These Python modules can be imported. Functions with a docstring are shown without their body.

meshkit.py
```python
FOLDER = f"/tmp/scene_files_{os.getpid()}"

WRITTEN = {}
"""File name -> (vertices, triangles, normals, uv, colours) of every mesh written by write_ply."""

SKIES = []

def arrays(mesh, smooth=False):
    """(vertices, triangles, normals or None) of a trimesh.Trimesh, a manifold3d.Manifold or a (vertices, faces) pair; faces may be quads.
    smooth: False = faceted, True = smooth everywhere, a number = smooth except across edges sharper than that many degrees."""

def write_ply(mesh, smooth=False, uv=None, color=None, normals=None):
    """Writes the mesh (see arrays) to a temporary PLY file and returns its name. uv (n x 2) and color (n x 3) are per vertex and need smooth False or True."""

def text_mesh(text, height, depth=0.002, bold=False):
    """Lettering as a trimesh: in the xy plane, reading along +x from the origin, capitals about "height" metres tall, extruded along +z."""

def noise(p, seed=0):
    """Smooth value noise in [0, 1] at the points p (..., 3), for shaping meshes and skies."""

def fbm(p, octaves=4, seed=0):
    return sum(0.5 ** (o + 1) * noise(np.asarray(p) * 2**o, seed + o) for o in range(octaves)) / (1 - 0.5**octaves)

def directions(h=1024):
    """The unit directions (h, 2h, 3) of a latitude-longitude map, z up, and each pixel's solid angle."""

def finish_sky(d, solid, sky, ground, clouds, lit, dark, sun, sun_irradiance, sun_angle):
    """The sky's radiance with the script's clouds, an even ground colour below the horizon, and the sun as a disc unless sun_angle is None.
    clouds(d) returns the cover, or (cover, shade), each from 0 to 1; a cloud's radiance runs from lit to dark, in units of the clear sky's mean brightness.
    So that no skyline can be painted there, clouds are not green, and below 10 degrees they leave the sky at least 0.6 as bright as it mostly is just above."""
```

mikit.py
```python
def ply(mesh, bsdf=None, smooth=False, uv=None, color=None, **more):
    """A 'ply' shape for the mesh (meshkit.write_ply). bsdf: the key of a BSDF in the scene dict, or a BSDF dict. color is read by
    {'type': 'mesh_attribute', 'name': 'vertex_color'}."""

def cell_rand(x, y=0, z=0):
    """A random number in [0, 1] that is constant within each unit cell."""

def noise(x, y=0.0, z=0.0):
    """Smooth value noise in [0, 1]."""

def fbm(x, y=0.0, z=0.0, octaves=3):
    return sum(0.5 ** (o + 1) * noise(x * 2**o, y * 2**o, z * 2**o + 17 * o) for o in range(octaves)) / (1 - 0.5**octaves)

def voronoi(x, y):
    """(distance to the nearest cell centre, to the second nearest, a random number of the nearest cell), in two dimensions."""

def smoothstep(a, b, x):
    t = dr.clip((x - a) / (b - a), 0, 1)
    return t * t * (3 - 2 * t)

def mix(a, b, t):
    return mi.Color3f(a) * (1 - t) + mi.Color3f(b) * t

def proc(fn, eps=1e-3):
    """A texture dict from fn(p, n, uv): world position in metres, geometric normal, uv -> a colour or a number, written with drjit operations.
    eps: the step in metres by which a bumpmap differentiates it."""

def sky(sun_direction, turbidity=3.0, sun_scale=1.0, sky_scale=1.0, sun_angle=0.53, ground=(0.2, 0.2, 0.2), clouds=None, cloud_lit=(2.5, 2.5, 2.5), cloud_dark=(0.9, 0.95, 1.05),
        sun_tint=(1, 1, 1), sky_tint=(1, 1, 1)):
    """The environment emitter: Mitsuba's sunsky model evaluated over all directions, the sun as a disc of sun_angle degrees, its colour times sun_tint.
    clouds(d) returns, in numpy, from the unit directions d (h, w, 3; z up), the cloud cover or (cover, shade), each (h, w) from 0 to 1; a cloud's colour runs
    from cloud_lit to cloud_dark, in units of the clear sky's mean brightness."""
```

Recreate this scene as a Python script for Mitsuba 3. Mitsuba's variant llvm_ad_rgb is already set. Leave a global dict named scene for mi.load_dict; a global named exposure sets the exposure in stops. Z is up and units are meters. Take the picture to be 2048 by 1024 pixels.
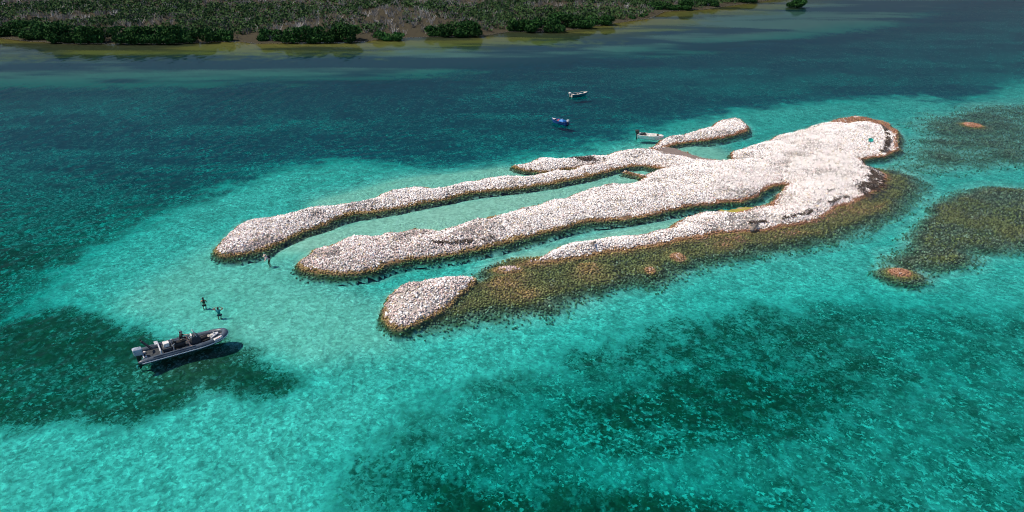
import math, random
import numpy as np
import drjit as dr
import mitsuba as mi
import trimesh, shapely
import manifold3d as m3
from shapely.geometry import Polygon
from scipy.ndimage import map_coordinates
from shapely.ops import unary_union
import mikit, meshkit
from mikit import proc, noise, fbm, voronoi, smoothstep, mix, cell_rand

T = mi.ScalarTransform4f
scene, labels = {}, {}
rng = np.random.default_rng(7)
random.seed(7)

# ---------------------------------------------------------------- camera, sky, exposure
CAM_H, PITCH = 33.0, 24.36
_c, _s = math.cos(math.radians(PITCH)), math.sin(math.radians(PITCH))
scene['camera'] = {'type': 'perspective', 'fov': 70.0, 'fov_axis': 'x', 'near_clip': 0.5, 'far_clip': 6000.0,
                   'to_world': T().look_at(origin=[0, 0, CAM_H], target=[0, _c * 10, CAM_H - _s * 10], up=[0, 0, 1])}
SUN_ELEV, SUN_AZ = 55.0, 186.0      # azimuth counted from +x: the sun stands to the left, a little towards the camera
_e, _a = math.radians(SUN_ELEV), math.radians(SUN_AZ)
scene['sky_light'] = mikit.sky([math.cos(_e) * math.cos(_a), math.cos(_e) * math.sin(_a), math.sin(_e)], turbidity=3.0, sun_tint=(0.96, 1.0, 1.06))
exposure = 1.87

# ---------------------------------------------------------------- outlines on the ground, metres
A = [(-33.25,75.19), (-32.46,73.82), (-31.62,73.01), (-29.92,73.01), (-28.44,73.68), (-27.27,74.92), (-26.18,77.19), (-25.15,79.13), (-24.29,80.37), (-22.38,82.12), (-21.15,84.61),
(-19.62,85.99), (-17.2,86.52), (-14.89,87.59), (-12.03,89.43), (-9.58,90.38), (-7.15,92.32), (-4.61,93.93), (-1.98,94.75), (2.07,95.8), (4.83,97.29), (7.66,98.83), (10.59,100.64),
(14.06,103.22), (17.25,105.43), (19.51,105.93), (21.51,104.93), (22.57,104.19), (27.91,104.19), (28.68,107.45), (26.61,109.55), (24.15,110.9), (22.98,113.11), (20.85,114.25), (18.43,113.68),
(16.68,112.55), (15.17,109.28), (13.2,105.43), (10.7,105.18), (8.64,102.51), (6.44,102.51), (3.54,100.87), (1.43,99.73), (-0.65,100.18), (-3.42,99.28), (-5.06,97.95), (-7.44,96.65),
(-9.35,95.38), (-10.94,94.75), (-12.03,95.38), (-13.4,95.38), (-15.28,94.55), (-16.52,94.13), (-17.55,92.13), (-19.16,90.38), (-20.33,89.62), (-22.02,88.69), (-24.24,87.96), (-25.7,87.41),
(-27.03,86.17), (-28.56,85.12), (-30.69,83.76), (-32.51,82.77), (-32.75,81.31), (-32.99,79.59), (-33.35,77.19)]
STUB = [(0.15,105.43), (1.11,104.19), (2.58,103.22), (4.25,102.75), (6.27,103.46), (8.41,104.44), (10.58,105.43), (12.5,105.93), (15.17,106.18), (17.49,109.28), (16.68,112.55),
(14.94,110.63), (13.38,110.63), (11.09,110.35), (8.09,108.76), (6.85,108.49), (5.42,109.28), (4.17,109.02), (3.04,107.2), (1.58,105.93)]
ARM = [(22.4,114.83), (23.6,116.59), (25.05,119.95), (27.75,122.5), (29.37,122.5), (33.3,127.2), (35.33,128.25), (37.88,132.24), (40.51,134.51), (41.61,135.48), (42.28,134.51),
(42.45,131.87), (42.32,128.96), (41.25,126.51), (38.3,123.48), (35.29,121.53), (32.37,119.64), (30.7,119.33), (27.6,118.1), (25.07,115.7), (23.83,114.25), (22.52,113.68)]
FLAT = [(20.85,114.25), (22.45,115.12), (25.13,116), (26.58,115.12), (27.63,112.83), (29.29,110.09), (31.38,108.49), (33.77,108.23), (33.21,106.18), (27.7,106.18), (25.13,108.76),
(22.78,112)]
BODY = [(16.54,102.51), (19.2,100.87), (21.12,102.75), (22.86,104.19), (25.36,106.18), (28.17,108.23), (30.39,108.23), (31.86,107.97), (33.77,108.23), (34.42,110.9), (35.27,112.55),
(37.52,114.83), (40.68,117.49), (42.72,118.71), (45.11,122.18), (47.49,124.14), (48.82,124.48), (50.08,125.83), (52.04,126.86), (54.47,129.32), (57.34,131.13), (60.38,130.77), (63.1,132.24),
(65.1,132.62), (65.88,131.5), (66.05,129.68), (66.32,127.55), (65.95,124.14), (63.96,118.71), (61.02,113.4), (58.42,110.9), (55.66,109.82), (53.68,108.49), (53.1,105.43), (53.49,102.98),
(53.69,100.87), (52.29,98.17), (51.41,96.86), (48.93,94.13), (46.59,91.73), (43.64,89.43), (40.8,87.05), (38.02,84.61), (36.29,83.26), (34.05,81.95), (32.03,81.15), (29.41,80.21),
(27.67,79.74), (25.25,79.28), (22.81,78.68), (20.27,77.49), (17.8,76.33), (15.44,75.47), (13.1,74.5), (10.82,73.68), (9.39,73.15), (6.12,71.96), (4.45,71.06), (2.88,70.68), (0.8,70.55),
(1.94,71.7), (4.61,74.23), (6.93,76.18), (8.71,76.98), (10.46,77.78), (12.17,78.08), (15.69,78.68), (17.64,80.05), (18.98,80.84), (21.27,83.43), (22.84,84.95), (23.96,85.99), (25.83,86.17),
(27.62,85.82), (29.07,86.7), (31.29,87.96), (33.51,88.88), (34.32,90.57), (35.35,92.52), (37.6,95.38), (38.73,96.86), (38.18,97.08), (35.95,96.43), (33.72,93.73), (32.44,91.73),
(30.07,90.19), (26.81,90), (24,88.88), (21.17,87.41), (18.43,85.99), (16.43,84.95), (13.84,83.76), (10.46,83.26), (8.01,82.44), (5.56,80.99), (3.17,79.28), (0.86,77.49), (-1.08,76.18),
(-3.9,74.5), (-5.96,73.68), (-8.67,72.61), (-10.94,71.96), (-12.98,70.81), (-14.35,69.44), (-16.26,68.71), (-17.72,68.47), (-19.78,68.59), (-21.68,69.32), (-22.59,70.55), (-22.31,72.61),
(-21.74,74.5), (-20.41,75.05), (-19.68,76.61), (-18.49,78.08), (-17.56,78.38), (-16,78.08), (-15.27,78.23), (-14.48,79.13), (-13.15,79.28), (-11.6,80.52), (-10.41,80.52), (-8.63,79.9),
(-7.11,80.99), (-5.88,82.28), (-4.43,83.76), (-3.2,83.76), (-1.8,84.78), (0.06,86.17), (1.28,87.59), (3.16,88.51), (5.05,90.38), (6.85,90.76), (8.6,92.92), (10.75,94.96), (12.1,95.38),
(13.72,96.86), (15.36,97.08), (17.48,97.73), (18.93,99.73)]
D = [(-12.27,61.66), (-12.11,60.07), (-11.83,58.93), (-10.9,57.37), (-9.98,57.19), (-8.94,57.91), (-7.69,58.93), (-6.48,60.46), (-5.58,61.66), (-5.38,62.78), (-4.4,64.48), (-3.91,66.48),
(-4.04,67.17), (-5.58,67.17), (-6.56,67.29), (-7.76,66.94), (-9.04,66.14), (-10.39,66.03), (-11.02,65.47), (-11.65,64.26), (-12.22,63.2)]
BANK = [(-10.73,58.65), (-8.59,56.13), (-6.04,57.37), (-2.92,58.19), (1.19,58.65), (3.54,59.78), (5.97,61.05), (8.48,62.37), (11.68,64.48), (14.95,66.14), (18.5,68.47), (22.69,70.55),
(27.14,72.88), (32.15,74.64), (37.31,76.33), (42.63,79.28), (47.48,83.26), (53.91,89.81), (60.8,99.05), (58.56,106.18), (49.98,103.71), (30.25,87.05), (15.87,77.34), (4.17,73.15),
(-0.22,72.88), (-3.41,70.55), (-5.78,67.88), (-8.4,62.57)]
REEF = [(42.95,78.08), (48.05,84.44), (54.9,91.73), (62.22,99.05), (67.54,100.87), (72.45,98.61), (85.2,101.33), (71.63,78.83), (56.63,73.82), (52.86,72.88), (48.65,70.3), (44.43,68.35),
(40.84,66.37), (38.32,66.94), (39.57,73.15)]
SHELF = [(62.36,115.7), (71.17,132.24), (79.46,141.34), (89.39,148.83), (107.52,153.57), (130.62,156.05), (96.3,106.18), (76.48,104.93), (64.11,102.51), (58.4,101.33), (53.48,104.93),
(54.65,109.28), (59.54,111.44)]
HEADSHELF = [(51.14,127.55), (58.15,134.13), (64.61,138.46), (67.9,137.25), (69.72,131.13), (67.42,121.85), (63.68,114.25), (60.06,110.9), (55.19,108.76), (60.6,117.19)]
ZD = [(-65.74,46.26), (-50.27,56.83), (-48.05,60.37), (-48.37,65.58), (-48.55,72.22), (-47.99,78.53), (-46.26,87.59), (-41.92,96.43), (-38.5,102.98), (-34.37,109.28), (-25.52,111.44),
(-15.79,109.28), (-9.44,107.2), (-1.9,112), (4.57,116), (11.46,120.26), (20.07,127.55), (28.57,134.9), (39.19,143.9), (52.95,149.75), (72.02,156.05), (90.67,161.23), (94.08,153.57),
(123.6,178.9), (209.4,185.5), (650.7,513.6), (513.6,631), (204.7,360.1), (144.2,283.2), (73.4,232.5), (46.3,213), (10.2,200.4), (-27,178.9), (-71.76,169.62), (-117.76,169.62),
(-213.15,172.6)]
ZR = [(-60.71,58.65), (-48.3,60.76), (-45.6,62.57), (-42.33,62.78), (-38.46,61.35), (-34.5,57.73), (-31.11,57.01), (-28.26,57.73), (-25.48,57.55), (-23.01,55.53), (-20.34,52.5),
(-17.34,50.68), (-16.55,49.51), (-19.59,47.44), (-23.05,48.39), (-24.98,49.3), (-25.84,46.58), (-28.76,44.69), (-32.81,45.3), (-37.66,44.08), (-47.49,42.62)]
Z3 = [(0.99,46.26), (6.28,49.66), (11.3,50.75), (20.29,53.46), (24.52,48.95), (17.62,42.06), (11.25,40.43), (4.33,40.16), (1.27,41.5)]
Z4 = [(-7.28,37.2), (-4.22,39.65), (-0.82,39.9), (7.55,38.64), (15.53,37.43), (20.24,33.11), (2.28,33.11), (-6.16,33.51)]
Z5 = [(-10.87,38.89), (-6.85,48.25), (-0.98,50.38), (5.57,55.96), (12.66,58.65), (22.99,62.57), (31.06,64.7), (56.8,62.57), (41.13,29.78), (-9.03,29.78)]
LAG1 = [(-25.86,74.5), (-23.6,78.83), (-18.67,83.6), (-11.73,87.41), (-4.25,91.73), (3.83,94.75), (12.55,99.5), (18.93,103.71), (19.08,100.18), (12.21,96.43), (5.02,91.15), (-1.5,85.64),
(-7.42,81.15), (-15.47,79.13), (-21.57,75.19)]
LAG2 = [(-25.52,91.73), (-16.16,100.87), (-1.81,106.18), (7.03,102.51), (18.19,114.25), (25.78,120.26), (33.43,117.19), (33.97,110.09), (28.38,106.18), (-1.7,99.05), (-16.31,92.32),
(-24.4,87.05)]
LAG3 = [(-1.3,71.83), (2.01,74.5), (6.07,76.9), (11.62,80.21), (18.79,83.6), (21.39,84.27), (19.32,81.63), (12.62,78.83), (6.6,76.33), (1.97,72.88)]
LAG4 = [(-37.38,62.57), (-36.17,68.71), (-34.19,75.9), (-29.95,71.83), (-24.9,71.19), (-21.63,66.94), (-13.72,62.57), (-11.52,55.1), (-17.12,53.06), (-24.48,57.28), (-30.1,60.07)]
LAND = [(-322.7,254.2), (-167.1,246.9), (-151.8,237.8), (-132.6,231.4), (-106.5,231.4), (-85.7,237.8), (-77.7,232.5), (-47.5,235.7), (-43.9,242.3), (-26.8,246.9), (-10.5,249.3),
(-2.4,259.3), (16.6,261.9), (36.4,283.2), (51.8,297.6), (62.3,323.1), (81.1,331.1), (112,362.6), (133,383.3), (164.1,412.5), (205.1,432.3), (230,900), (-1500,900), (-1500,200)]
FLATS = [(-1500,900), (900,900), (700,480), (211.6,372.6), (148,291), (78.4,249.3), (33.4,222.4), (-3.3,204.4), (-40.5,185.5), (-90.4,185.5), (-123.6,178.9), (-232.3,178.9), (-1500,170)]
HEADS = {'e1': (18.06, 72.61, 1.31, 1.71), 'e2': (14.47, 69.19, 0.89, 1.34), 'e3': (40.45, 68.71, 1.98, 1.81), 'e4': (83.41, 130.4, 2.72, 3.27), 'e5': (-0.42, 69.32, 2.31, 1.1)}


# ---------------------------------------------------------------- helpers
def colour(*c):
    return {'type': 'rgb', 'value': list(c)}

def matte(name, c, rough=0.7, spec=0.3, metallic=0.0, clear=0.0):
    scene[name] = {'type': 'twosided', 'b': {'type': 'principled', 'base_color': c if isinstance(c, dict) else colour(*c), 'roughness': rough,
                                             'specular': spec, 'metallic': metallic, 'clearcoat': clear}}

def worn(name, a, b, scale=3.0, rough=0.6, spec=0.3, clear=0.0):
    """A material whose colour wanders between two tones: grime and fading."""
    matte(name, proc(lambda p, n, uv: mix(a, b, smoothstep(0.3, 0.75, fbm(p.x * scale, p.y * scale, p.z * scale)))), rough, spec, 0.0, clear)

USED = {}
def key_for(name, parent=None):
    base = f'{parent}__{name}' if parent else name
    k = USED.get(base, 0)
    USED[base] = k + 1
    return base if k == 0 else f'{base}_{k:03d}'

def put(name, mesh, bsdf, parent=None, M=None, smooth=False, **more):
    k = key_for(name, parent)
    d = mikit.ply(mesh, bsdf, smooth=smooth, **more)
    if M is not None:
        d['to_world'] = M
    scene[k] = d
    return k

def tag(k, label=None, cat=None, group=None, kind=None):
    e = labels.setdefault(k, {})
    for a, b in (('label', label), ('category', cat), ('group', group), ('kind', kind)):
        if b:
            e[a] = b
    return k

def thing(name, label, cat, group=None):
    return tag(key_for(name), label, cat, group)

def signed(poly, x, y, pad=None):
    """Distance to the outline, positive inside."""
    g = poly if hasattr(poly, 'geom_type') else Polygon(poly)
    out = np.full(x.shape, -1e3)
    x0, y0, x1, y1 = g.bounds
    pad = 40 if pad is None else pad
    m = (x > x0 - pad) & (x < x1 + pad) & (y > y0 - pad) & (y < y1 + pad)
    if m.any():
        pts = shapely.points(x[m], y[m])
        shapely.prepare(g)
        d = shapely.distance(g.boundary, pts)
        out[m] = np.where(shapely.contains_xy(g, x[m], y[m]), d, -d)
    return out

def sst(a, b, v):
    t = np.clip((v - a) / (b - a), 0, 1)
    return t * t * (3 - 2 * t)

def n2(x, y, s, seed=0, octaves=3):
    return meshkit.fbm(np.stack([x / s, y / s, np.zeros_like(x) + seed * 3.7], -1), octaves, seed)

def fan(r0, r1, nr, half, na):
    """A graded sheet: cells grow with distance from the origin."""
    r = np.geomspace(r0, r1, nr)
    a = np.radians(np.linspace(-half, half, na))
    R, A = np.meshgrid(r, a, indexing='ij')
    i = np.arange(nr * na).reshape(nr, na)
    f = np.stack([i[:-1, :-1], i[:-1, 1:], i[1:, 1:], i[1:, :-1]], -1).reshape(-1, 4)
    return (R * np.sin(A)).ravel(), (R * np.cos(A)).ravel(), f

# ---------------------------------------------------------------- the sea floor and the heaps: heights
DRY_SHELLS = unary_union([Polygon(q).buffer(0.02) for q in (A, STUB, ARM, BODY)])
DRY = unary_union([DRY_SHELLS, Polygon(FLAT).buffer(0.05)])

def bed_depth_exact(x, y):
    d = np.full(x.shape, 1.35)
    w = lambda q, s: sst(-s, s, signed(q, x, y, 30))
    d = d + 2.0 * sst(-6, 9, signed(ZD, x, y, 30)) + 0.5 * w(ZR, 3.0) + 0.5 * w(Z5, 6.0) + 0.4 * w(Z3, 4.0) + 0.4 * w(Z4, 3.0)
    for q, t in ((LAG1, 0.48), (LAG2, 0.62), (LAG3, 0.5), (LAG4, 0.85)):
        k = sst(-4.5, 0.5, signed(q, x, y, 30))
        d = d * (1 - k) + t * k
    d = d * (0.85 + 0.3 * n2(x, y, 9.0, 1))
    for cx, cy, a, dd in ((-28.6, 61.3, 3.0, 0.98), (-27.5, 53.0, 5.0, 0.62), (-26.2, 71.7, 2.2, 0.80)):   # SHOAL where people can stand; bed under the boat raised to keep its shadow close
        k = np.exp(-((x - cx) ** 2 + (y - cy) ** 2) / a ** 2)
        d = d * (1 - k) + dd * k
    k = sst(-14, 10, signed(FLATS, x, y, 30) + 26 * (n2(x, y, 40, 5) - 0.5))
    d = d * (1 - k) + 0.6 * k
    land = signed(LAND, x, y, 60)
    k = sst(-42, -1.0, land)
    d = d * (1 - k) + 0.18 * k
    return np.where(land > -4, np.minimum(d, np.maximum(0.18 - 0.08 * (land + 4), -0.9)), d)

_gx, _gy, _ = fan(12.0, 1000.0, 400, 64.0, 420)
_grid = bed_depth_exact(_gx, _gy).reshape(400, 420)

def bed_depth(x, y):
    r, a = np.maximum(np.hypot(x, y), 12.0), np.degrees(np.arctan2(x, y))
    at = np.stack([np.log(r / 12.0) / math.log(1000.0 / 12.0) * 399, (a + 64.0) / 128.0 * 419])
    return map_coordinates(_grid, at, order=1, mode='nearest')

def apparent(d):
    """Clear water lifts the bottom: deep beds look much shallower than they are."""
    return np.where(d < 0.95, d, 0.95 + 0.15 * (d - 0.95))

def heap_height(x, y):
    """Height of the shell heaps, negative under water; far below where there is none."""
    rag = 0.8 * (n2(x, y, 1.3, 15, 2) - 0.5) + 1.1 * (n2(x, y, 3.2, 16, 2) - 0.5)
    s = signed(DRY, x, y, 12) + rag
    sf = signed(FLAT, x, y, 12)
    ss = signed(DRY_SHELLS, x, y, 12) + rag
    crest = 0.92 * (0.40 + 1.2 * n2(x, y, 6.0, 2, 3)) + 0.25 * sst(2.0, 7.0, ss)
    crest = crest * (1 - 0.62 * sst(5.0, 1.5, np.hypot((x - 31.5) / 1.6, y - 87.5)))
    crest = crest * (0.72 + 0.56 * n2(x, y, 2.2, 6, 2))
    h = np.where(ss > 0, crest * (1 - np.exp(-np.maximum(ss, 0) / 1.7)), np.where(s > 0, 0.10 + 0.03 * s, -0.95 * np.abs(s)))
    sd = signed(D, x, y, 12) + rag
    h = np.maximum(h, np.where(sd > 0, 0.95 * (1 - np.exp(-np.maximum(sd, 0) / 1.5)) * (0.8 + 0.4 * n2(x, y, 3.0, 4)), -1.3 * np.abs(sd)))
    lump = n2(x, y, 4.0, 3)
    for q, top, ramp in ((BANK, -0.22, 3.6), (REEF, -0.36, 3.5), (SHELF, -0.62, 6.0), (HEADSHELF, 0.0, 1.5)):
        q = signed(q, x, y, 12) + 3.2 * (n2(x, y, 3.4, 9, 4) - 0.5) + (5.0 if top < -0.3 else 0.0) * (n2(x, y, 8.0, 19, 2) - 0.5)
        h = np.maximum(h, np.where(q > -9, top + 0.4 * (lump - 0.5) + (1.0 + top) / ramp * np.minimum(q - ramp, 0), -9))
    h = np.maximum(h, np.where(signed(BANK, x, y, 12) > 0, -0.08 - 0.13 * np.abs(s), -9))
    for name, (cx, cy, a, b) in HEADS.items():
        e = ((x - cx) / a) ** 2 + ((y - cy) / b) ** 2
        h = np.maximum(h, (0.20 if name == 'e5' else 0.07) - 0.8 * np.maximum(np.sqrt(e) - 0.35, 0) * (0.7 + 0.6 * lump))
    return h

# ---------------------------------------------------------------- the sea floor: material with sand, ripples, seagrass, painted caustic light
def inside(poly, x, y):
    """Signed distance to a polygon, positive inside (drjit)."""
    d, s = mi.Float(1e9), mi.Float(-1.0)
    n = len(poly)
    for i in range(n):
        (ax, ay), (bx, by) = poly[i - 1], poly[i]
        ex, ey = bx - ax, by - ay
        wx, wy = x - ax, y - ay
        t = dr.clip((wx * ex + wy * ey) / (ex * ex + ey * ey), 0, 1)
        d = dr.minimum(d, dr.square(wx - ex * t) + dr.square(wy - ey * t))
        c1, c2 = y >= ay, y < by
        c3 = ex * wy > ey * wx
        flip = (c1 & c2 & c3) | (~c1 & ~c2 & ~c3)
        s = dr.select(flip, -s, s)
    return dr.sqrt(d) * s

def ridge(v):
    return 1 - dr.abs(2 * v - 1)

def bed_relief(p, n, uv):
    """Invented sand crests shaped to look like caustic light: a loose net of ridges at three sizes."""
    ax, ay = fbm(p.x * 0.9, p.y * 0.9, 2.0, 2) - 0.5, fbm(p.x * 0.9 + 31, p.y * 0.9, 7.0, 2) - 0.5
    wx, wy = p.x + 1.1 * ax, p.y + 1.1 * ay
    a = ridge(noise(wx * 1.05, wy * 0.85, 0.5))
    b = ridge(noise(wx * 2.3 + 5, wy * 1.9, 4.5))
    c = ridge(noise(wx * 4.6 + 9, wy * 4.2, 8.5))
    return 0.085 * a * a * a + 0.060 * b * b * b + 0.028 * c * c

def caustic_flecks(x, y, fine, tiny):
    """Caustic light on the bottom, painted as flat cells of differing tone, a hand to a stride across."""
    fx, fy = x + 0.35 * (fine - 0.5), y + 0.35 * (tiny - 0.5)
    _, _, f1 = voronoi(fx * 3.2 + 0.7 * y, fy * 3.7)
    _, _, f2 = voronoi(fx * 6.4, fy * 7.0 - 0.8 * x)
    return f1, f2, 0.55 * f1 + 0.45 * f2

def sand_tone(x, y, grains, caustic_fleck):
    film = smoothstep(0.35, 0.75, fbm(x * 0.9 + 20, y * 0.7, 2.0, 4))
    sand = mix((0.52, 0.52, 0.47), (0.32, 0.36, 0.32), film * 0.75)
    return sand * (0.54 + 0.26 * grains + 0.85 * caustic_fleck * caustic_fleck)  # last term paints the caustic light into the sand colour

def bed_colour(p, n, uv):
    x, y = p.x, p.y
    w1, w2 = fbm(x * 0.22, y * 0.22, 1.5, 4) - 0.5, fbm(x * 0.22, y * 0.22, 9.5, 4) - 0.5
    far = smoothstep(60, 140, y)
    amp = 5.0 + 12.0 * far
    qx, qy = x + w1 * amp, y + w2 * amp
    patch = fbm(x * 0.55, y * 0.55, 4.0, 3)
    fine = fbm(x * 2.0, y * 2.0, 6.0, 3)
    tiny = fbm(x * 5.0, y * 5.0, 16.0, 2)
    g = smoothstep(-6.0, 6.0, inside(ZD, qx, qy)) * 1.0
    zr = smoothstep(-2.2, 2.6, inside(ZR, qx, qy) + 3.0 * (patch - 0.5))
    g = dr.maximum(g, zr * 1.08)
    g = dr.maximum(g, smoothstep(-2.5, 3.0, inside(Z3, qx, qy)) * 1.02)
    g = dr.maximum(g, smoothstep(-1.5, 2.5, inside(Z4, qx, qy)) * 1.02)
    g = dr.maximum(g, smoothstep(-4.0, 4.0, inside(Z5, qx, qy)) * 0.66)
    f1, f2, caustic_fleck = caustic_flecks(x, y, fine, tiny)  # caustic light imitated in the colour; it also breaks up the grass cover
    cover = smoothstep(-0.05, 0.75, g * 1.30 - 0.80 * patch - 0.30 * fine + 1.25 * (caustic_fleck - 0.5) * (0.20 + 0.75 * smoothstep(0.0, 0.35, g)) + 0.30)
    bare = smoothstep(0.42, 0.68, fbm(x * 0.05, y * 0.12, 11.0, 4))
    speck = smoothstep(0.58, 0.74, fbm(x * 1.7, y * 1.3, 12.0, 4))
    bit = smoothstep(0.72, 0.98, f2 * 0.6 + f1 * 0.5 + 0.25 * (patch - 0.5)) * smoothstep(0.35, 0.6, fbm(x * 0.3, y * 0.3, 14.0, 3))
    cover = cover * (1 - dr.clip((0.10 + 0.60 * bare) * caustic_fleck * caustic_fleck * 1.3 + 0.30 * speck + 0.48 * bit, 0, 0.75) * (1 - 0.35 * zr))
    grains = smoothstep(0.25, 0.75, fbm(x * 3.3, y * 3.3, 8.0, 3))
    sand = sand_tone(x, y, grains, caustic_fleck)
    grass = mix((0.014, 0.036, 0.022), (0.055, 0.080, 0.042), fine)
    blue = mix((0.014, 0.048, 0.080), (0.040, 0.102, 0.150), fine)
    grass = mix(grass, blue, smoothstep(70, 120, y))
    silt = mix((0.035, 0.062, 0.085), (0.22, 0.21, 0.18), smoothstep(0.44, 0.60, fbm(x * 0.016, y * 0.060, 5.0, 5)))
    sand = mix(sand, silt, smoothstep(-45, -10, inside(FLATS, x + w1 * 40, y + w2 * 40)))
    milk = dr.maximum(dr.maximum(smoothstep(-3.0, 0.5, inside(LAG1, x, y)), smoothstep(-3.5, 1.0, inside(LAG2, x, y))), smoothstep(-1.5, 0.5, inside(LAG3, x, y)))
    milk = dr.maximum(milk, 0.5 * smoothstep(-4.0, 3.0, inside(LAG4, qx, qy)))
    sand = mix(sand, mix((0.46, 0.47, 0.37), (0.62, 0.61, 0.50), grains), 0.75 * milk)
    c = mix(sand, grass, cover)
    mud = mix((0.09, 0.085, 0.045), (0.27, 0.20, 0.06), smoothstep(0.35, 0.62, fbm(x * 0.035, y * 0.14, 3.0, 4)))
    shore = inside(LAND, x + w1 * 30, y + w2 * 30)
    return mix(mix(c, mud, smoothstep(-34, -15, shore + 26 * (fbm(x * 0.02, y * 0.06, 8.0, 4) - 0.5))), (0.055, 0.050, 0.036), smoothstep(-4.0, -1.4, inside(LAND, x, y)))

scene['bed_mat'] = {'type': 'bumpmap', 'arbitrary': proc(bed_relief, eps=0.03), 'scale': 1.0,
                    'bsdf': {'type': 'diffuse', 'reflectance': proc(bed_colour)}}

bx, by, bf = fan(14.0, 900.0, 420, 62.0, 420)
bz = -apparent(bed_depth(bx, by))
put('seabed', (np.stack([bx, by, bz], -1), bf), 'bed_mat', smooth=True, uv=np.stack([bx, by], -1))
tag('seabed', 'pale sand and dark seagrass on the bottom of the clear sea', kind='structure')

# ---------------------------------------------------------------- the water surface: waves and what the water column lets through
wx, wy, wf = fan(20.0, 900.0, 720, 58.0, 580)
_hh = heap_height(wx, wy)
floor = np.where(_hh > -apparent(bed_depth(wx, wy)), _hh, -bed_depth(wx, wy))
WATER_K = np.array([0.92, 0.087, 0.085])
column = np.clip(-floor, 0.0, 6.0)
through = np.exp(-WATER_K * column[:, None] * 1.12)
calm = sst(0.0, 1.2, column) * (1 - 0.6 * np.maximum(sst(-1, 2, signed(LAG1, wx, wy, 20)), sst(-1, 2, signed(LAG2, wx, wy, 20))))
wz = np.zeros_like(wx)
wr = np.random.default_rng(3)
gusts = [0.45 + 1.1 * n2(wx, wy, 26.0, 30 + i, 2) for i in range(3)]
drift = [6.0 * n2(wx, wy, 12.0, 50 + i, 1) for i in range(3)]
for i in range(60):
    lam = np.exp(wr.uniform(math.log(0.40), math.log(3.2)))
    th = math.radians(98 + wr.normal(0, 48))
    k = 2 * math.pi / lam
    steep = 0.027 * wr.uniform(0.6, 1.4)
    wz += steep / k * gusts[i % 3] * np.sin(k * (math.cos(th) * wx + math.sin(th) * wy) + wr.uniform(0, 6.28) + drift[(i + i // 3) % 3])
wz *= 0.25 + 0.75 * calm
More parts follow.
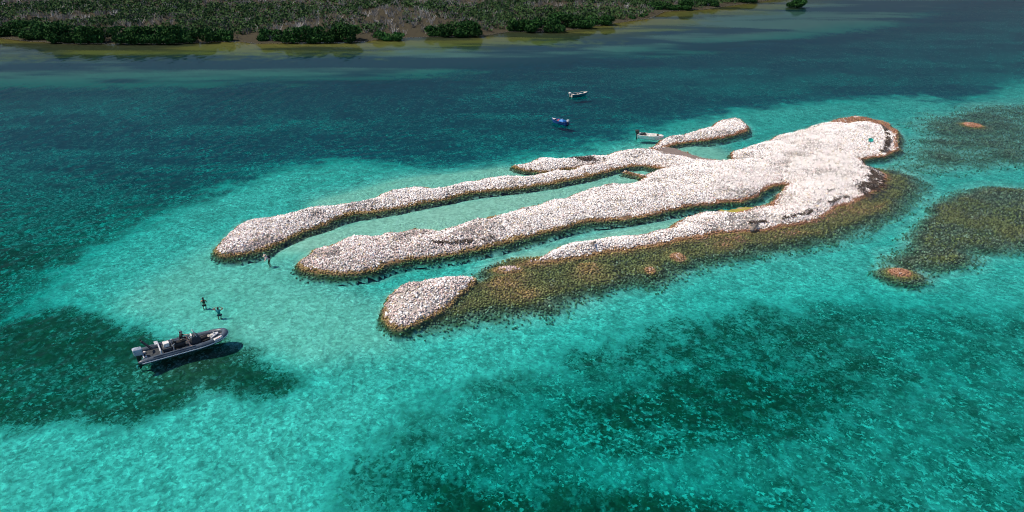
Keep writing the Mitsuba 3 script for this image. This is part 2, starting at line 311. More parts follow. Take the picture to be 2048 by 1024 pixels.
scene['water_mat'] = {'type': 'thindielectric', 'int_ior': 1.33, 'ext_ior': 1.0, 'specular_transmittance': {'type': 'mesh_attribute', 'name': 'vertex_color'},
                      'specular_reflectance': colour(0.12, 0.12, 0.12)}
keep = (floor[wf] < 0.2).any(1)
put('sea', (np.stack([wx, wy, wz], -1), wf[keep]), 'water_mat', smooth=True, color=through)
tag('sea', 'clear turquoise sea with small wind ripples', kind='structure')

# ---------------------------------------------------------------- the shell heaps
def heap_tone(p, n, uv):
    """Broken shell and grit between the big shells: pale when dry, rusty at the tide line, olive under water."""
    w = 0.25 * (fbm(p.x * 0.8, p.y * 0.8, 2.0, 3) - 0.5)
    z = p.z + w
    dry = mix((0.32, 0.29, 0.27), (0.46, 0.43, 0.41), fbm(p.x * 5, p.y * 5, 1.0, 2))
    rust = mix((0.17, 0.10, 0.06), (0.26, 0.17, 0.11), fbm(p.x * 4, p.y * 4, 5.0, 2))
    olive = mix((0.050, 0.042, 0.020), (0.13, 0.10, 0.050), fbm(p.x * 4, p.y * 4, 8.0, 2))
    fine, tiny = fbm(p.x * 2.0, p.y * 2.0, 6.0, 3), fbm(p.x * 5.0, p.y * 5.0, 16.0, 2)
    _, _, caustic_fleck = caustic_flecks(p.x, p.y, fine, tiny)
    sandy = sand_tone(p.x, p.y, smoothstep(0.25, 0.75, fbm(p.x * 3.3, p.y * 3.3, 8.0, 3)), caustic_fleck)  # sand with the same painted caustic light as the bed
    olive = mix(sandy, olive, smoothstep(-0.95, -0.40, p.z + 2.0 * w))
    c = mix(olive, rust, smoothstep(-0.30, -0.05, z))
    return mix(c, dry, smoothstep(0.08, 0.30, z))
scene['heap_mat'] = {'type': 'diffuse', 'reflectance': proc(heap_tone)}
scene['grit_mat'] = {'type': 'diffuse', 'reflectance': proc(lambda p, n, uv: mix((0.17, 0.135, 0.125), (0.24, 0.20, 0.185), fbm(p.x * 3, p.y * 3, 4.0, 3)))}
scene['shell_mat'] = {'type': 'twosided', 'b': {'type': 'principled', 'base_color': {'type': 'mesh_attribute', 'name': 'vertex_color'}, 'roughness': 0.55, 'specular': 0.35}}

def shell_shape(sides, r):
    """A conch, low in triangles: pointed spire, broad shoulder with knobs, tapering body and a flaring lip. About 1 long, spire towards -x."""
    ang = np.arange(sides) * 2 * np.pi / sides + r.uniform(0, 6.28)
    rings = [(-0.16, 0.36), (0.12, 0.24)] if sides > 4 else [(-0.08, 0.36)]
    v, f = [(-0.5, 0, 0)], []
    for x, rad in rings:
        for q in ang:
            rr = rad * r.uniform(0.78, 1.22)
            v.append((x + r.uniform(-0.06, 0.06), rr * math.cos(q), rr * math.sin(q)))
    tip = len(v)
    v.append((0.52, 0, 0.02))
    for i in range(sides):
        j = (i + 1) % sides
        f.append((0, 1 + j, 1 + i))
        last = 1 + (len(rings) - 1) * sides
        if len(rings) == 2:
            f += [(1 + i, 1 + j, last + j), (1 + i, last + j, last + i)]
        f.append((last + i, last + j, tip))
    k = len(v)
    v += [(-0.20, 0.30, -0.05), (0.40, 0.10, -0.05), (0.30, 0.52, 0.14), (-0.12, 0.55, 0.18)]      # the lip
    f += [(k, k + 1, k + 2), (k, k + 2, k + 3)]
    return np.array(v, float), np.array(f, int)

_sr = np.random.default_rng(11)
NEAR_SHELLS = [shell_shape(5, _sr) for _ in range(8)]
FAR_SHELLS = [shell_shape(4, _sr) for _ in range(6)]

def shell_colours(x, y, z, r, pink=0.0):
    n = len(x)
    pick, tone = r.random(n), r.random(n)[:, None]
    lerp = lambda a, b, t: np.asarray(a) * (1 - t) + np.asarray(b) * t
    white = lerp((0.76, 0.72, 0.70), (0.95, 0.92, 0.905), tone)
    pinkish = lerp((0.56, 0.44, 0.42), (0.70, 0.58, 0.55), tone)
    grey = lerp((0.16, 0.145, 0.14), (0.42, 0.39, 0.37), tone)
    tan = lerp((0.58, 0.47, 0.30), (0.70, 0.60, 0.42), tone)
    worn_ = sst(0.52, 0.68, n2(x, y, 4.0, 21, 4))
    edge = np.exp(-np.maximum(z, 0) / 0.30)                       # how near the tide line
    front = sst(4.0, -6.0, x - 0.10 * (y - 60)) * sst(90, 70, y)    # the seaward tips keep more of their pink
    p_pink = pink + 0.05 + 0.30 * front + 0.35 * edge
    p_grey = 0.04 + 0.48 * worn_ + 0.10 * front
    c = np.where((pick < p_pink)[:, None], pinkish, white)
    c = np.where(((pick >= p_pink) & (pick < p_pink + p_grey))[:, None], grey, c)
    c = np.where((pick > 0.975)[:, None], tan, c)
    # the tide line and below: algae on the shells
    right = sst(-5, 35, x)[:, None]
    rust = lerp(lerp((0.24, 0.17, 0.06), (0.42, 0.30, 0.15), tone), lerp((0.26, 0.12, 0.065), (0.44, 0.25, 0.17), tone), right)
    olive = lerp((0.14, 0.10, 0.030), (0.38, 0.29, 0.11), tone)
    deep = lerp((0.070, 0.050, 0.028), (0.40, 0.30, 0.20), tone ** 1.6)
    bright = r.random(n)[:, None] < 0.10
    deep = np.where(bright, lerp((0.34, 0.28, 0.13), (0.50, 0.44, 0.32), tone), deep)
    zz = (z + 0.16 * (n2(x, y, 2.2, 23, 2) - 0.5) + r.normal(0, 0.045, n))[:, None]
    faded = lerp((0.15, 0.125, 0.07), (0.42, 0.35, 0.25), tone)
    fade = sst(-0.42, -0.85, zz)
    deep = deep * (1 - fade) + faded * fade
    wet = np.where(zz > -0.10, rust, np.where(zz > -0.34, olive, deep))
    return np.where(zz > 0.12, c, wet)

def strew(name, parent, x, y, z, size, r, near_limit=80.0, label=None, pink=0.0):
    """One mesh of shells lying at x, y, z."""
    col = shell_colours(x, y, z, r, pink)
    vs, fs, cs, at = [], [], [], 0
    near = y < near_limit
    for shapes, m in ((NEAR_SHELLS, near), (FAR_SHELLS, ~near)):
        kind = r.integers(0, len(shapes), len(x))
        for q, (sv, sf) in enumerate(shapes):
            i = np.nonzero(m & (kind == q))[0]
            if not len(i):
                continue
            yaw, pitch, roll = r.uniform(0, 2 * np.pi, len(i)), r.normal(0, 0.42, len(i)), r.uniform(0, 2 * np.pi, len(i))
            cy, sy, cp, sp, cr, sr = np.cos(yaw), np.sin(yaw), np.cos(pitch), np.sin(pitch), np.cos(roll), np.sin(roll)
            R = np.stack([np.stack([cy * cp, cy * sp * sr - sy * cr, cy * sp * cr + sy * sr], -1),
                          np.stack([sy * cp, sy * sp * sr + cy * cr, sy * sp * cr - cy * sr], -1),
                          np.stack([-sp, cp * sr, cp * cr], -1)], 1)
            v = np.einsum('nij,kj->nki', R, sv) * (size[i] * r.uniform(0.85, 1.2, len(i)))[:, None, None]
            v += np.stack([x[i], y[i], z[i] + 0.05 + 0.05 * r.random(len(i))], -1)[:, None]
            vs.append(v.reshape(-1, 3)); cs.append(np.repeat(col[i], len(sv), 0))
            fs.append((sf[None] + (np.arange(len(i)) * len(sv))[:, None, None]).reshape(-1, 3) + at)
            at += len(i) * len(sv)
    k = put(name, (np.vstack(vs), np.vstack(fs)), 'shell_mat', parent, color=np.vstack(cs))
    return tag(k, label, kind='stuff')

def heap_grid(x0, x1, y0, y1, step, mask, lift=-0.03):
    gx, gy = np.meshgrid(np.arange(x0, x1, step), np.arange(y0, y1, step), indexing='xy')
    x, y = gx.ravel(), gy.ravel()
    z = heap_height(x, y) + lift
    i = np.arange(len(x)).reshape(gx.shape)
    f = np.stack([i[:-1, :-1], i[:-1, 1:], i[1:, 1:], i[1:, :-1]], -1).reshape(-1, 4)
    ok = (z > -apparent(bed_depth(x, y)) - 0.25) & mask(x, y)
    f = f[ok[f].all(1)]
    used = np.unique(f)
    re = np.full(len(x), -1); re[used] = np.arange(len(used))
    return np.stack([x, y, z], -1)[used], re[f]

def jitter_grid(x0, x1, y0, y1, step, r):
    gx, gy = np.meshgrid(np.arange(x0, x1, step), np.arange(y0, y1, step))
    x, y = gx.ravel(), gy.ravel()
    return x + r.uniform(-.5, .5, len(x)) * step, y + r.uniform(-.5, .5, len(x)) * step

FRONT = Polygon(D).buffer(1.5)
in_front = lambda x, y: shapely.contains_xy(FRONT, x, y)
HEAD_R = 1.25
def head_of(x, y):
    """Index of the low pink mound that a point belongs to, or -1."""
    out = np.full(x.shape, -1)
    for i, (cx, cy, a, b) in enumerate(HEADS.values()):
        out[((x - cx) / a) ** 2 + ((y - cy) / b) ** 2 < HEAD_R ** 2] = i
    return out

put('shell_island', heap_grid(-40, 118, 44, 150, 0.5, lambda x, y: np.ones(x.shape, bool)), 'heap_mat', smooth=True)
tag('shell_island', 'long low island heaped up from bleached conch shells, with narrow spits and lagoons', kind='structure')

r = np.random.default_rng(5)
x, y = jitter_grid(-40, 84, 46, 150, 0.188, r)
s = np.maximum(signed(DRY_SHELLS, x, y, 3), -9)
fringe = signed(DRY_SHELLS.union(Polygon(D)), x, y, 3)
m = fringe > -0.25
# brown debris shows where the shells lie thinner
x, y = x[m], y[m]
bare = sst(0.60, 0.70, n2(x, y, 3.2, 27, 3)) * 0.45 + 0.07
m = r.random(len(x)) > bare
x, y = x[m], y[m]
z = heap_height(x, y)
own, hd = in_front(x, y), head_of(x, y)
dry = (~own) & (hd < 0)
strew('shells', 'shell_island', x[dry], y[dry], z[dry], r.lognormal(-1.47, 0.18, dry.sum()), r, label='countless bleached white conch shells covering the dry island')

front_xyz = (x[own], y[own], z[own])
# the sunken skirts and reefs
x, y = jitter_grid(-40, 118, 44, 150, 0.27, r)
z = heap_height(x, y)
fr = signed(DRY_SHELLS.union(Polygon(D)), x, y, 3)
far_shelf = signed(SHELF, x, y, 12) > 0
m = (z > -1.55) & (z > -apparent(bed_depth(x, y))) & (fr < -0.1) & (~shapely.contains_xy(Polygon(FLAT).buffer(.3), x, y))
m &= r.random(len(x)) < np.where(far_shelf, 0.70, 0.97) * sst(-1.05, -0.40, z + 0.5 * (n2(x, y, 1.6, 29, 3) - 0.5))
x, y, z = x[m], y[m], z[m]
own2, hd = in_front(x, y), head_of(x, y)
sunk = (~own2) & (hd < 0)
strew('sunken_shells', 'shell_island', x[sunk], y[sunk], z[sunk], np.full(sunk.sum(), 0.27), r, near_limit=74, label='olive and rust coloured algae covered shells under the water around the island')

t = thing('shell_mound', 'separate rounded mound of pinkish white conch shells in front of the long island', 'shell mound')
put('core', heap_grid(-18, -2, 50, 70, 0.25, lambda x, y: in_front(x, y), -0.004), 'heap_mat', t, smooth=True)
fx, fy, fz = (np.concatenate(q) for q in zip(front_xyz, (x[own2], y[own2], z[own2])))
strew('shells', t, fx, fy, fz, r.lognormal(-1.44, 0.18, len(fx)), r)

HEAD_LABELS = ['larger of the two pink shell patches in the water off the brown near shore',
               'smaller of the two pink shell patches in the water off the brown near shore',
               'low reddish shell hummock at the near tip of the sunken reef on the right',
               'low brown shell hummock alone in dark water behind the right end of the island',
               'faint pink patch of shells low in the water beside the separate front mound']
pinks = np.random.default_rng(8)
for i, (cx, cy, a, b) in enumerate(HEADS.values()):
    t = thing('shell_patch', HEAD_LABELS[i], 'shell mound', 'low shell patches around the island')
    R = HEAD_R
    put('core', heap_grid(cx - a * R, cx + a * R, cy - b * R, cy + b * R, 0.2, lambda x, y: head_of(x, y) == i, -0.004), 'heap_mat', t, smooth=True)
    hx, hy = jitter_grid(cx - a * R, cx + a * R, cy - b * R, cy + b * R, 0.19, pinks)
    q = head_of(hx, hy) == i
    hx, hy = hx[q], hy[q]
    strew('shells', t, hx, hy, heap_height(hx, hy) + (0.05 if i < 2 else 0.0), np.full(len(hx), 0.25), pinks, pink=0.75)

# the flat of brown grit by the lagoon
g = Polygon(FLAT).buffer(-0.1)
v, f = heap_grid(15, 50, 90, 125, 0.3, lambda x, y: shapely.contains_xy(g, x, y), 0.012)
put('grit_flat', (v, f), 'grit_mat', smooth=True)
tag('grit_flat', 'flat of wet brown grit between the boat landing and the lagoon', kind='structure')

# ---------------------------------------------------------------- what the sea has left on the island
r = np.random.default_rng(77)
WRACK = [
    ([(52.03,100.87), (51.56,97.95), (49.56,95.38), (47.34,93.12)], 1.1),
    ([(53.34,107.71), (53.22,105.18), (53.28,102.51)], 0.5),
    ([(44.36,91.15), (42.82,89.81), (41.00,88.51), (39.01,86.70), (36.66,84.61), (34.69,83.43), (32.52,82.44), (29.80,81.47), (28.20,81.15)], 0.17),
    ([(-2.24,77.05), (-3.63,76.18), (-5.02,75.62), (-6.67,75.05), (-8.05,74.78), (-9.14,74.50)], 0.2),
    ([(65.73,128.96), (65.42,126.17), (63.44,120.26), (60.21,114.25), (58.21,112.00)], 0.35),
    ([(8.67,108.23), (10.35,107.20), (12.28,107.45), (13.99,107.71)], 0.5),
    ]
wrack = []
for line, wide in WRACK:
    line = np.array(line)
    seg = np.linalg.norm(np.diff(line, axis=0), axis=1)
    n = int(seg.sum() * wide * 420 + 60)
    at = r.uniform(0, seg.sum(), n)
    c = np.concatenate([[0], np.cumsum(seg)])
    px, py = np.interp(at, c, line[:, 0]), np.interp(at, c, line[:, 1])
    px, py = px + r.normal(0, wide * 0.55, n), py + r.normal(0, wide * 0.9, n)
    m = n2(px, py, 1.3, 78, 3) > 0.47
    wrack.append(np.stack([px[m], py[m], heap_height(px[m], py[m]) + r.uniform(0.05, 0.22, m.sum())], -1))
wrack = np.vstack(wrack)
def flakes(c, size, r):
    n = len(c)
    yaw, tip = r.uniform(0, 6.28, n), r.normal(0, 0.35, n)
    a = np.stack([np.cos(yaw), np.sin(yaw), tip], -1) * (size * r.uniform(0.6, 1.5, n))[:, None]
    b = np.stack([-np.sin(yaw), np.cos(yaw), r.normal(0, 0.35, n)], -1) * (size * 0.55 * r.uniform(0.6, 1.4, n))[:, None]
    v = np.stack([c - a, c - b, c + a, c + b], 1).reshape(-1, 3)
    i = np.arange(n)[:, None] * 4
    return v, np.concatenate([i + [0, 1, 2], i + [0, 2, 3]])
v, f = flakes(wrack, 0.15, r)
col = np.array([0.060, 0.044, 0.033]) * r.uniform(0.6, 1.7, len(wrack))[:, None]
put('seaweed_wrack', (v, f), 'shell_mat', color=np.repeat(col, 4, 0))
tag('seaweed_wrack', 'dark brown dried seaweed in drift lines on the white shells', 'seaweed', kind='stuff')

matte('grey_wood', proc(lambda p, n, uv: mix((0.10, 0.085, 0.075), (0.24, 0.215, 0.195), fbm(p.x * 6, p.y * 6, p.z * 6))), 0.9)
def log_mesh(line, rad):
    p = np.array(line, float)
    k = np.linspace(0, len(p) - 1, 9)
    q = np.stack([np.interp(k, np.arange(len(p)), p[:, i]) for i in range(3)], -1)
    tg = np.gradient(q, axis=0); tg /= np.linalg.norm(tg, axis=1, keepdims=True)
    a = np.cross(tg, [0, 0, 1.0]); a /= np.linalg.norm(a, axis=1, keepdims=True)
    b = np.cross(a, tg)
    rr = rad * np.linspace(1.0, 0.55, 9) * (1 + 0.15 * np.sin(np.arange(9) * 2.1)); rr[0] *= 0.7; rr[-1] *= 0.5
    an = np.arange(7) * 2 * np.pi / 7
    v = q[:, None] + rr[:, None, None] * (np.cos(an)[None, :, None] * a[:, None] + np.sin(an)[None, :, None] * b[:, None])
    f = [(i * 7 + j, i * 7 + (j + 1) % 7, (i + 1) * 7 + (j + 1) % 7, (i + 1) * 7 + j) for i in range(8) for j in range(7)]
    f = np.array(f); f = np.vstack([f[:, [0, 1, 2]], f[:, [0, 2, 3]], [[0, 6 - j, 5 - j] for j in range(5)], [[56, 57 + j, 58 + j] for j in range(5)]])
    return trimesh.Trimesh(v.reshape(-1, 3), f, process=False)
DRIFTWOOD = [
    ((36.25, 84.77), (37.25, 85.65), 0.1, 'dark forked driftwood branch lying just above the seaweed line', 'fork'),
    ((35.63, 83.58), (35.94, 84.77), 0.07, 'short dark stick beside the forked branch', ''),
    ((41.71, 91.43), (43.04, 92.42), 0.09, 'dark driftwood stick highest up on the white shells, left of the large seaweed patch', ''),
    ((38.75, 87.62), (39.81, 88.55), 0.06, 'thin curved driftwood stick between the forked branch and the upper stick', ''),
    ((28.07, 79.37), (29.05, 80.46), 0.26, 'thick grey driftwood log at the left end of the long seaweed line', ''),
    ((8.75, 74.24), (9.35, 74.66), 0.15, 'dark driftwood lump on the narrow near spit', 'fork'),
    ((6.66, 81.59), (7.61, 82.24), 0.07, 'long thin stick near the edge of the middle spit', ''),
]
for i, (a, b, rad, label, kind) in enumerate(DRIFTWOOD):
    t = thing('driftwood', label, 'driftwood', 'driftwood on the shells')
    z0, z1 = (float(heap_height(np.array([p[0]]), np.array([p[1]]))[0]) + 0.16 + rad for p in (a, b))
    mid = ((a[0] + b[0]) / 2 + 0.1, (a[1] + b[1]) / 2 + 0.06, max(z0, z1) + 0.06)
    put('trunk', log_mesh([(*a, z0), mid, (*b, z1)], rad), 'grey_wood', t, smooth=50)
    if kind:
        put('branch', log_mesh([mid, (mid[0] - 0.25, mid[1] - 0.5, mid[2] + 0.12), (mid[0] - 0.2, mid[1] - 0.95, mid[2] - 0.05)], rad * 0.75), 'grey_wood', t, smooth=50)

POND = [(26.27,86.88), (27.22,87.59), (28.57,87.87), (29.90,88.05), (31.03,87.96), (31.24,87.59), (30.25,87.05), (28.93,86.43), (27.50,85.82), (26.41,85.73), (26.00,86.34)]
g = Polygon(POND).buffer(0.25).buffer(-0.1)
v, f = heap_grid(20, 48, 84, 96, 0.22, lambda x, y: shapely.contains_xy(g, x, y))
v[:, 2] = 0.012 + 0.05 * meshkit.fbm(v * 1.4, 3)
scene['algae_mat_tone'] = {'type': 'diffuse', 'reflectance': proc(lambda p, n, uv: mix(mix((0.30, 0.22, 0.13), (0.44, 0.34, 0.22), fbm(p.x * 2, p.y * 2, 1.0, 3)), mix((0.20, 0.18, 0.04), (0.40, 0.35, 0.08), fbm(p.x * 3, p.y * 3, 4.0, 2)), smoothstep(0.42, 0.56, fbm(p.x * 0.5, p.y * 0.9, 2.0, 3))))}
put('algae_mat', (v, f), 'algae_mat_tone', smooth=True)
tag('algae_mat', 'yellow green and tan algae mat clogging the narrow inner channel', 'algae', kind='stuff')

matte('teal_plastic', proc(lambda p, n, uv: mix((0.01, 0.30, 0.28), (0.04, 0.42, 0.38), fbm(p.x * 5, p.y * 5, p.z * 5))), 0.4, 0.5)
tx, ty = 58.34, 116.19
t = thing('tub', 'small turquoise plastic tub lying alone on the white shells at the right end', 'tub')
cyl = m3.Manifold.cylinder(0.34, 0.30, 0.38, 24) - m3.Manifold.cylinder(0.34, 0.27, 0.35, 24).translate([0, 0, 0.04])
mm = cyl.to_mesh()
M = T().translate([tx, ty, float(heap_height(np.array([tx]), np.array([ty]))[0]) + 0.12]).rotate([1, 0, 0], 28)
put('body', (np.array(mm.vert_properties)[:, :3], np.array(mm.tri_verts)), 'teal_plastic', t, M, 40)
rim = trimesh.creation.torus(0.38, 0.022, major_sections=28, minor_sections=6); rim.apply_translation([0, 0, 0.34])
put('rim', rim, 'teal_plastic', t, M, True)
# ---------------------------------------------------------------- the far shore: land, mangroves, dry scrub
scene['leaf_mat'] = {'type': 'twosided', 'b': {'type': 'principled', 'base_color': {'type': 'mesh_attribute', 'name': 'vertex_color'}, 'roughness': 0.8, 'specular': 0.08}}
scene['twig_mat'] = {'type': 'twosided', 'b': {'type': 'diffuse', 'reflectance': {'type': 'mesh_attribute', 'name': 'vertex_color'}}}
matte('bark', (0.12, 0.10, 0.075), 0.9)

def leaves(x, y, z, size, col, r):
    """Leaf clumps: one folded quad each, turned at random."""
    n = len(x)
    a = r.normal(size=(n, 3)); a /= np.linalg.norm(a, axis=1, keepdims=True)
    b = np.cross(a, r.normal(size=(n, 3))); b /= np.linalg.norm(b, axis=1, keepdims=True)
    c = np.stack([x, y, z], -1)
    s = (size * r.uniform(0.6, 1.3, n))[:, None]
    v = np.stack([c - a * s, c - b * s * 0.55, c + a * s, c + b * s * 0.55], 1).reshape(-1, 3)
    i = np.arange(n)[:, None] * 4
    f = np.concatenate([i + [0, 1, 2], i + [0, 2, 3]])
    return v, f, np.repeat(col, 4, 0)

def sticks(p0, p1, r0, r1):
    """Three-sided tapering sticks from p0 to p1."""
    d = p1 - p0
    d /= np.linalg.norm(d, axis=1, keepdims=True) + 1e-9
    a = np.cross(d, np.where(np.abs(d[:, 2:]) < 0.9, [[0, 0, 1.0]], [[1.0, 0, 0]])); a /= np.linalg.norm(a, axis=1, keepdims=True)
    b = np.cross(d, a)
    ring = []
    for p, rad in ((p0, r0), (p1, r1)):
        for q in range(3):
            t = q * 2 * math.pi / 3
            ring.append(p + np.reshape(rad, (-1, 1)) * (a * math.cos(t) + b * math.sin(t)))
    v = np.stack(ring, 1).reshape(-1, 3)
    i = np.arange(len(p0))[:, None] * 6
    f = np.concatenate([i + t for q in range(3) for t in ([q, (q + 1) % 3, 3 + (q + 1) % 3], [q, 3 + (q + 1) % 3, 3 + q])])
    return v, f

def mangrove(x0, y0, wid, dep, high, label, seed, n=900, tone=1.0):
    r = np.random.default_rng(seed)
    t = thing('mangrove_bush', label, 'mangrove', 'mangroves along the far shore')
    k = max(3, int(wid / 2.2))
    lobes = [(r.uniform(-.5, .5) * wid * 0.8, r.uniform(-.5, .5) * dep * 0.7, high * r.uniform(0.45, 0.72), wid * r.uniform(0.16, 0.27), high * r.uniform(0.26, 0.38)) for _ in range(k)]
    lobes += [(r.uniform(-.5, .5) * wid * 0.9, -dep * 0.35, high * 0.28, wid * 0.18, high * 0.26) for _ in range(k)]
    which = r.integers(0, len(lobes), n)
    L = np.array(lobes)[which]
    d = r.normal(size=(n, 3)); d /= np.linalg.norm(d, axis=1, keepdims=True)
    rad = r.uniform(0.62, 1.05, n) ** 0.6
    px = x0 + L[:, 0] + d[:, 0] * L[:, 3] * rad
    py = y0 + L[:, 1] + d[:, 1] * np.minimum(L[:, 3], dep * 0.35) * rad
    pz = np.maximum(L[:, 2] + d[:, 2] * L[:, 4] * rad, 0.12 + 0.3 * r.random(n))
    s = r.random(n)[:, None]
    lobe_tone = r.uniform(0.75, 1.25, len(lobes))[which][:, None]
    col = (np.array([0.007, 0.032, 0.009]) * (1 - s) + np.array([0.030, 0.092, 0.022]) * s) * lobe_tone * tone
    v, f, c = leaves(px, py, pz, np.full(n, 0.44), col, r)
    put('crown', (v, f), 'leaf_mat', t, color=c)
    m = 9
    bx_, by_ = x0 + r.uniform(-.42, .42, m) * wid, y0 + r.uniform(-.4, .2, m) * dep
    p0 = np.stack([bx_, by_, np.full(m, -0.4)], -1)
    p1 = np.stack([x0 + (bx_ - x0) * 0.7, y0 + (by_ - y0) * 0.6, np.full(m, high * 0.6)], -1)
    v, f = sticks(p0, p1, np.full(m, 0.13), np.full(m, 0.06))
    tag(put('stems', (v, f), 'bark', t), kind='stuff')
    return t

MANGROVES = [
    (-165.0, 252.5, 16.5, 9.1, 4.4, 'dark green mangrove bush, first from the left in the long left hedge', 0.9),
    (-149.4, 243.8, 13.7, 7.5, 5.2, 'dark green mangrove bush, second from the left in the long left hedge', 1),
    (-135.9, 237.0, 12.4, 6.8, 5.2, 'dark green mangrove bush, third from the left in the long left hedge', 0.9),
    (-125.7, 236.0, 13.0, 7.2, 5.1, 'dark green mangrove bush, fourth from the left in the long left hedge', 1),
    (-115.5, 234.9, 12.9, 7.1, 5.2, 'dark green mangrove bush, fifth from the left in the long left hedge', 0.9),
    (-105.7, 234.8, 12.3, 6.8, 5.2, 'dark green mangrove bush, sixth from the left in the long left hedge', 1),
    (-97.8, 236.7, 10.9, 6.0, 4.4, 'dark green mangrove bush, seventh from the left in the long left hedge', 0.95),
    (-91.7, 239.6, 9.1, 5.0, 3.5, 'dark green mangrove bush, eighth from the left in the long left hedge', 1),
    (-73.7, 239.7, 9.8, 5.4, 3.5, 'dark mangrove bush, left one of the three forming the middle clump', 1),
    (-64.4, 236.9, 12.1, 6.7, 4.7, 'dark mangrove bush, middle one of the three forming the middle clump', 0.95),
    (-54.5, 238.3, 13.7, 7.6, 5.2, 'dark mangrove bush, right one of the three forming the middle clump', 0.85),
    (-39.1, 241.8, 9.2, 5.1, 2.4, 'small brighter green mangrove alone between two big dark clumps', 1.5),
    (-23.7, 250.9, 8.2, 4.5, 2.7, 'small mangrove leaning on the left side of a big round one', 1.2),
    (-17.0, 250.5, 12.1, 6.7, 4.7, 'big round dark mangrove at the water with bare scrub on both sides', 0.9),
    (2.8, 263.6, 9.0, 4.9, 4.1, 'mangrove bush, left one in the clump of four right of centre', 1),
    (11.6, 261.6, 12.0, 6.6, 4.4, 'mangrove bush, second one in the clump of four right of centre', 1),
    (20.6, 272.6, 13.5, 7.4, 4.8, 'mangrove bush, third one in the clump of four right of centre', 1.05),
    (31.3, 280.8, 11.0, 6.0, 3.6, 'mangrove bush, right one in the clump of four right of centre', 1.1),
    (46.3, 296.4, 2.3, 1.3, 1.3, 'tiny mangrove seedling in the shallows, left one of the two', 1.4),
    (51.4, 301.6, 2.8, 1.5, 1.5, 'tiny mangrove seedling in the shallows, right one of the two', 1.4),
    (63.0, 331.0, 9.9, 5.4, 3.5, 'distant mangrove bush, first from the left in the far right group', 1),
    (72.5, 331.4, 12.0, 6.6, 3.9, 'distant mangrove bush, second from the left in the far right group', 1),
    (86.3, 346.1, 11.2, 6.1, 3.4, 'distant mangrove bush, third from the left in the far right group', 1),
    (125.8, 343.8, 10.7, 5.9, 3.7, 'mangrove bush standing alone in the water, apart from the shore', 1.2),
    (104.9, 365.7, 16.5, 9.1, 3.5, 'distant mangrove bush, fifth from the left in the far right group', 1),
]
for i, (mx, my, wid, dep, high, label, tone) in enumerate(MANGROVES):
    mangrove(mx, my - 3.0, wid, dep, high, label, 100 + i, int(np.clip(wid * high * 55, 260, 4200)), tone)

r = np.random.default_rng(41)
def on_land(n, y1=470, inset=1.5):
    x, y = r.uniform(-330, 170, n), r.uniform(225, y1, n)
    m = signed(LAND, x, y, 60) > inset
    return x[m], y[m]
ground_z = lambda x, y: np.minimum(0.08 * (signed(LAND, x, y, 60) + 4) - 0.18, 0.9)

# leafless grey bushes, far too many and too thin to count
x, y = on_land(8500)
m = n2(x, y, 22, 61, 3) > 0.34
x, y = x[m], y[m]
k = 9
bx_, by_ = np.repeat(x, k), np.repeat(y, k)
n = len(bx_)
h = np.repeat(r.uniform(1.0, 2.6, len(x)), k) * r.uniform(0.6, 1.0, n)
a = r.uniform(0, 2 * np.pi, n); out = h * r.uniform(0.15, 0.9, n)
z0 = ground_z(bx_, by_)
p0 = np.stack([bx_ + r.normal(0, .25, n), by_ + r.normal(0, .25, n), z0 - 0.1], -1)
p1 = p0 + np.stack([np.cos(a) * out, np.sin(a) * out, h], -1)
v, f = sticks(p0, p1, np.full(n, 0.075), np.full(n, 0.03))
g = np.repeat(np.clip(r.lognormal(-1.65, 0.55, len(x)), 0.05, 0.62), k)
c = np.repeat(g[:, None] * np.array([1.0, 0.96, 0.90]), 6, 0)
put('dry_scrub', (v, f), 'twig_mat', color=c)
tag('dry_scrub', 'dense grey leafless scrub covering the far land behind the mangroves', 'scrub', kind='stuff')

# green growth among it
x, y = on_land(17000)
m = n2(x, y, 18, 63, 3) > 0.40
x, y = x[m], y[m]
k = 16
cx, cy = np.repeat(x, k), np.repeat(y, k)
n = len(cx)
big = np.repeat(r.uniform(0.7, 1.9, len(x)), k)
d = r.normal(size=(n, 3)); d /= np.linalg.norm(d, axis=1, keepdims=True)
s = np.repeat(r.random(len(x)), k)[:, None] * 0.7 + 0.3 * r.random(n)[:, None]
col = np.array([0.016, 0.044, 0.016]) * (1 - s) + np.array([0.055, 0.105, 0.034]) * s
v, f, c = leaves(cx + d[:, 0] * big * 1.2, cy + d[:, 1] * big * 1.2, ground_z(cx, cy) + big * 0.75 + d[:, 2] * big * 0.65, np.full(n, 0.52), col, r)
put('green_scrub', (v, f), 'leaf_mat', color=c)
tag('green_scrub', 'low dull green shrubs scattered through the grey scrub on the far land', 'shrubs', kind='stuff')

# single dead trees that stand out
DEAD = [
    (-48.0, 271.6, 2.6, 'bare pale grey dead tree left of the small bright mangrove'),
    (-64.2, 303.4, 2.4, 'bare pale grey dead tree behind the middle mangrove clump'),
    (-28.9, 286.6, 2.4, 'bare pale grey dead tree above the big round mangrove'),
    (-6.9, 268.7, 2.5, 'bare pale grey dead tree left of the mangrove clump right of centre'),
    (-2.6, 278.9, 2.2, 'bare pale grey dead tree close behind the mangrove clump right of centre'),
    (44.3, 338.7, 3, 'bare pale grey dead tree near the right end of the scrub'),
    (48.5, 322.1, 3, 'bare pale grey dead tree at the right tip of the grey scrub'),
    (33.7, 332.3, 2.6, 'bare pale grey dead tree in the grey scrub above the right mangrove clump'),
    (-147.4, 326.1, 3, 'bare pale grey dead tree standing tall behind the long left hedge'),
    (-171.9, 322.1, 3, 'bare pale grey dead tree nearest the left edge, behind the hedge'),
    (-89.5, 264.6, 2.4, 'bare pale grey dead tree in the gap between left hedge and middle clump'),
    (-84.6, 338.7, 2.8, 'bare pale grey dead tree at the top edge above the middle clump'),
]
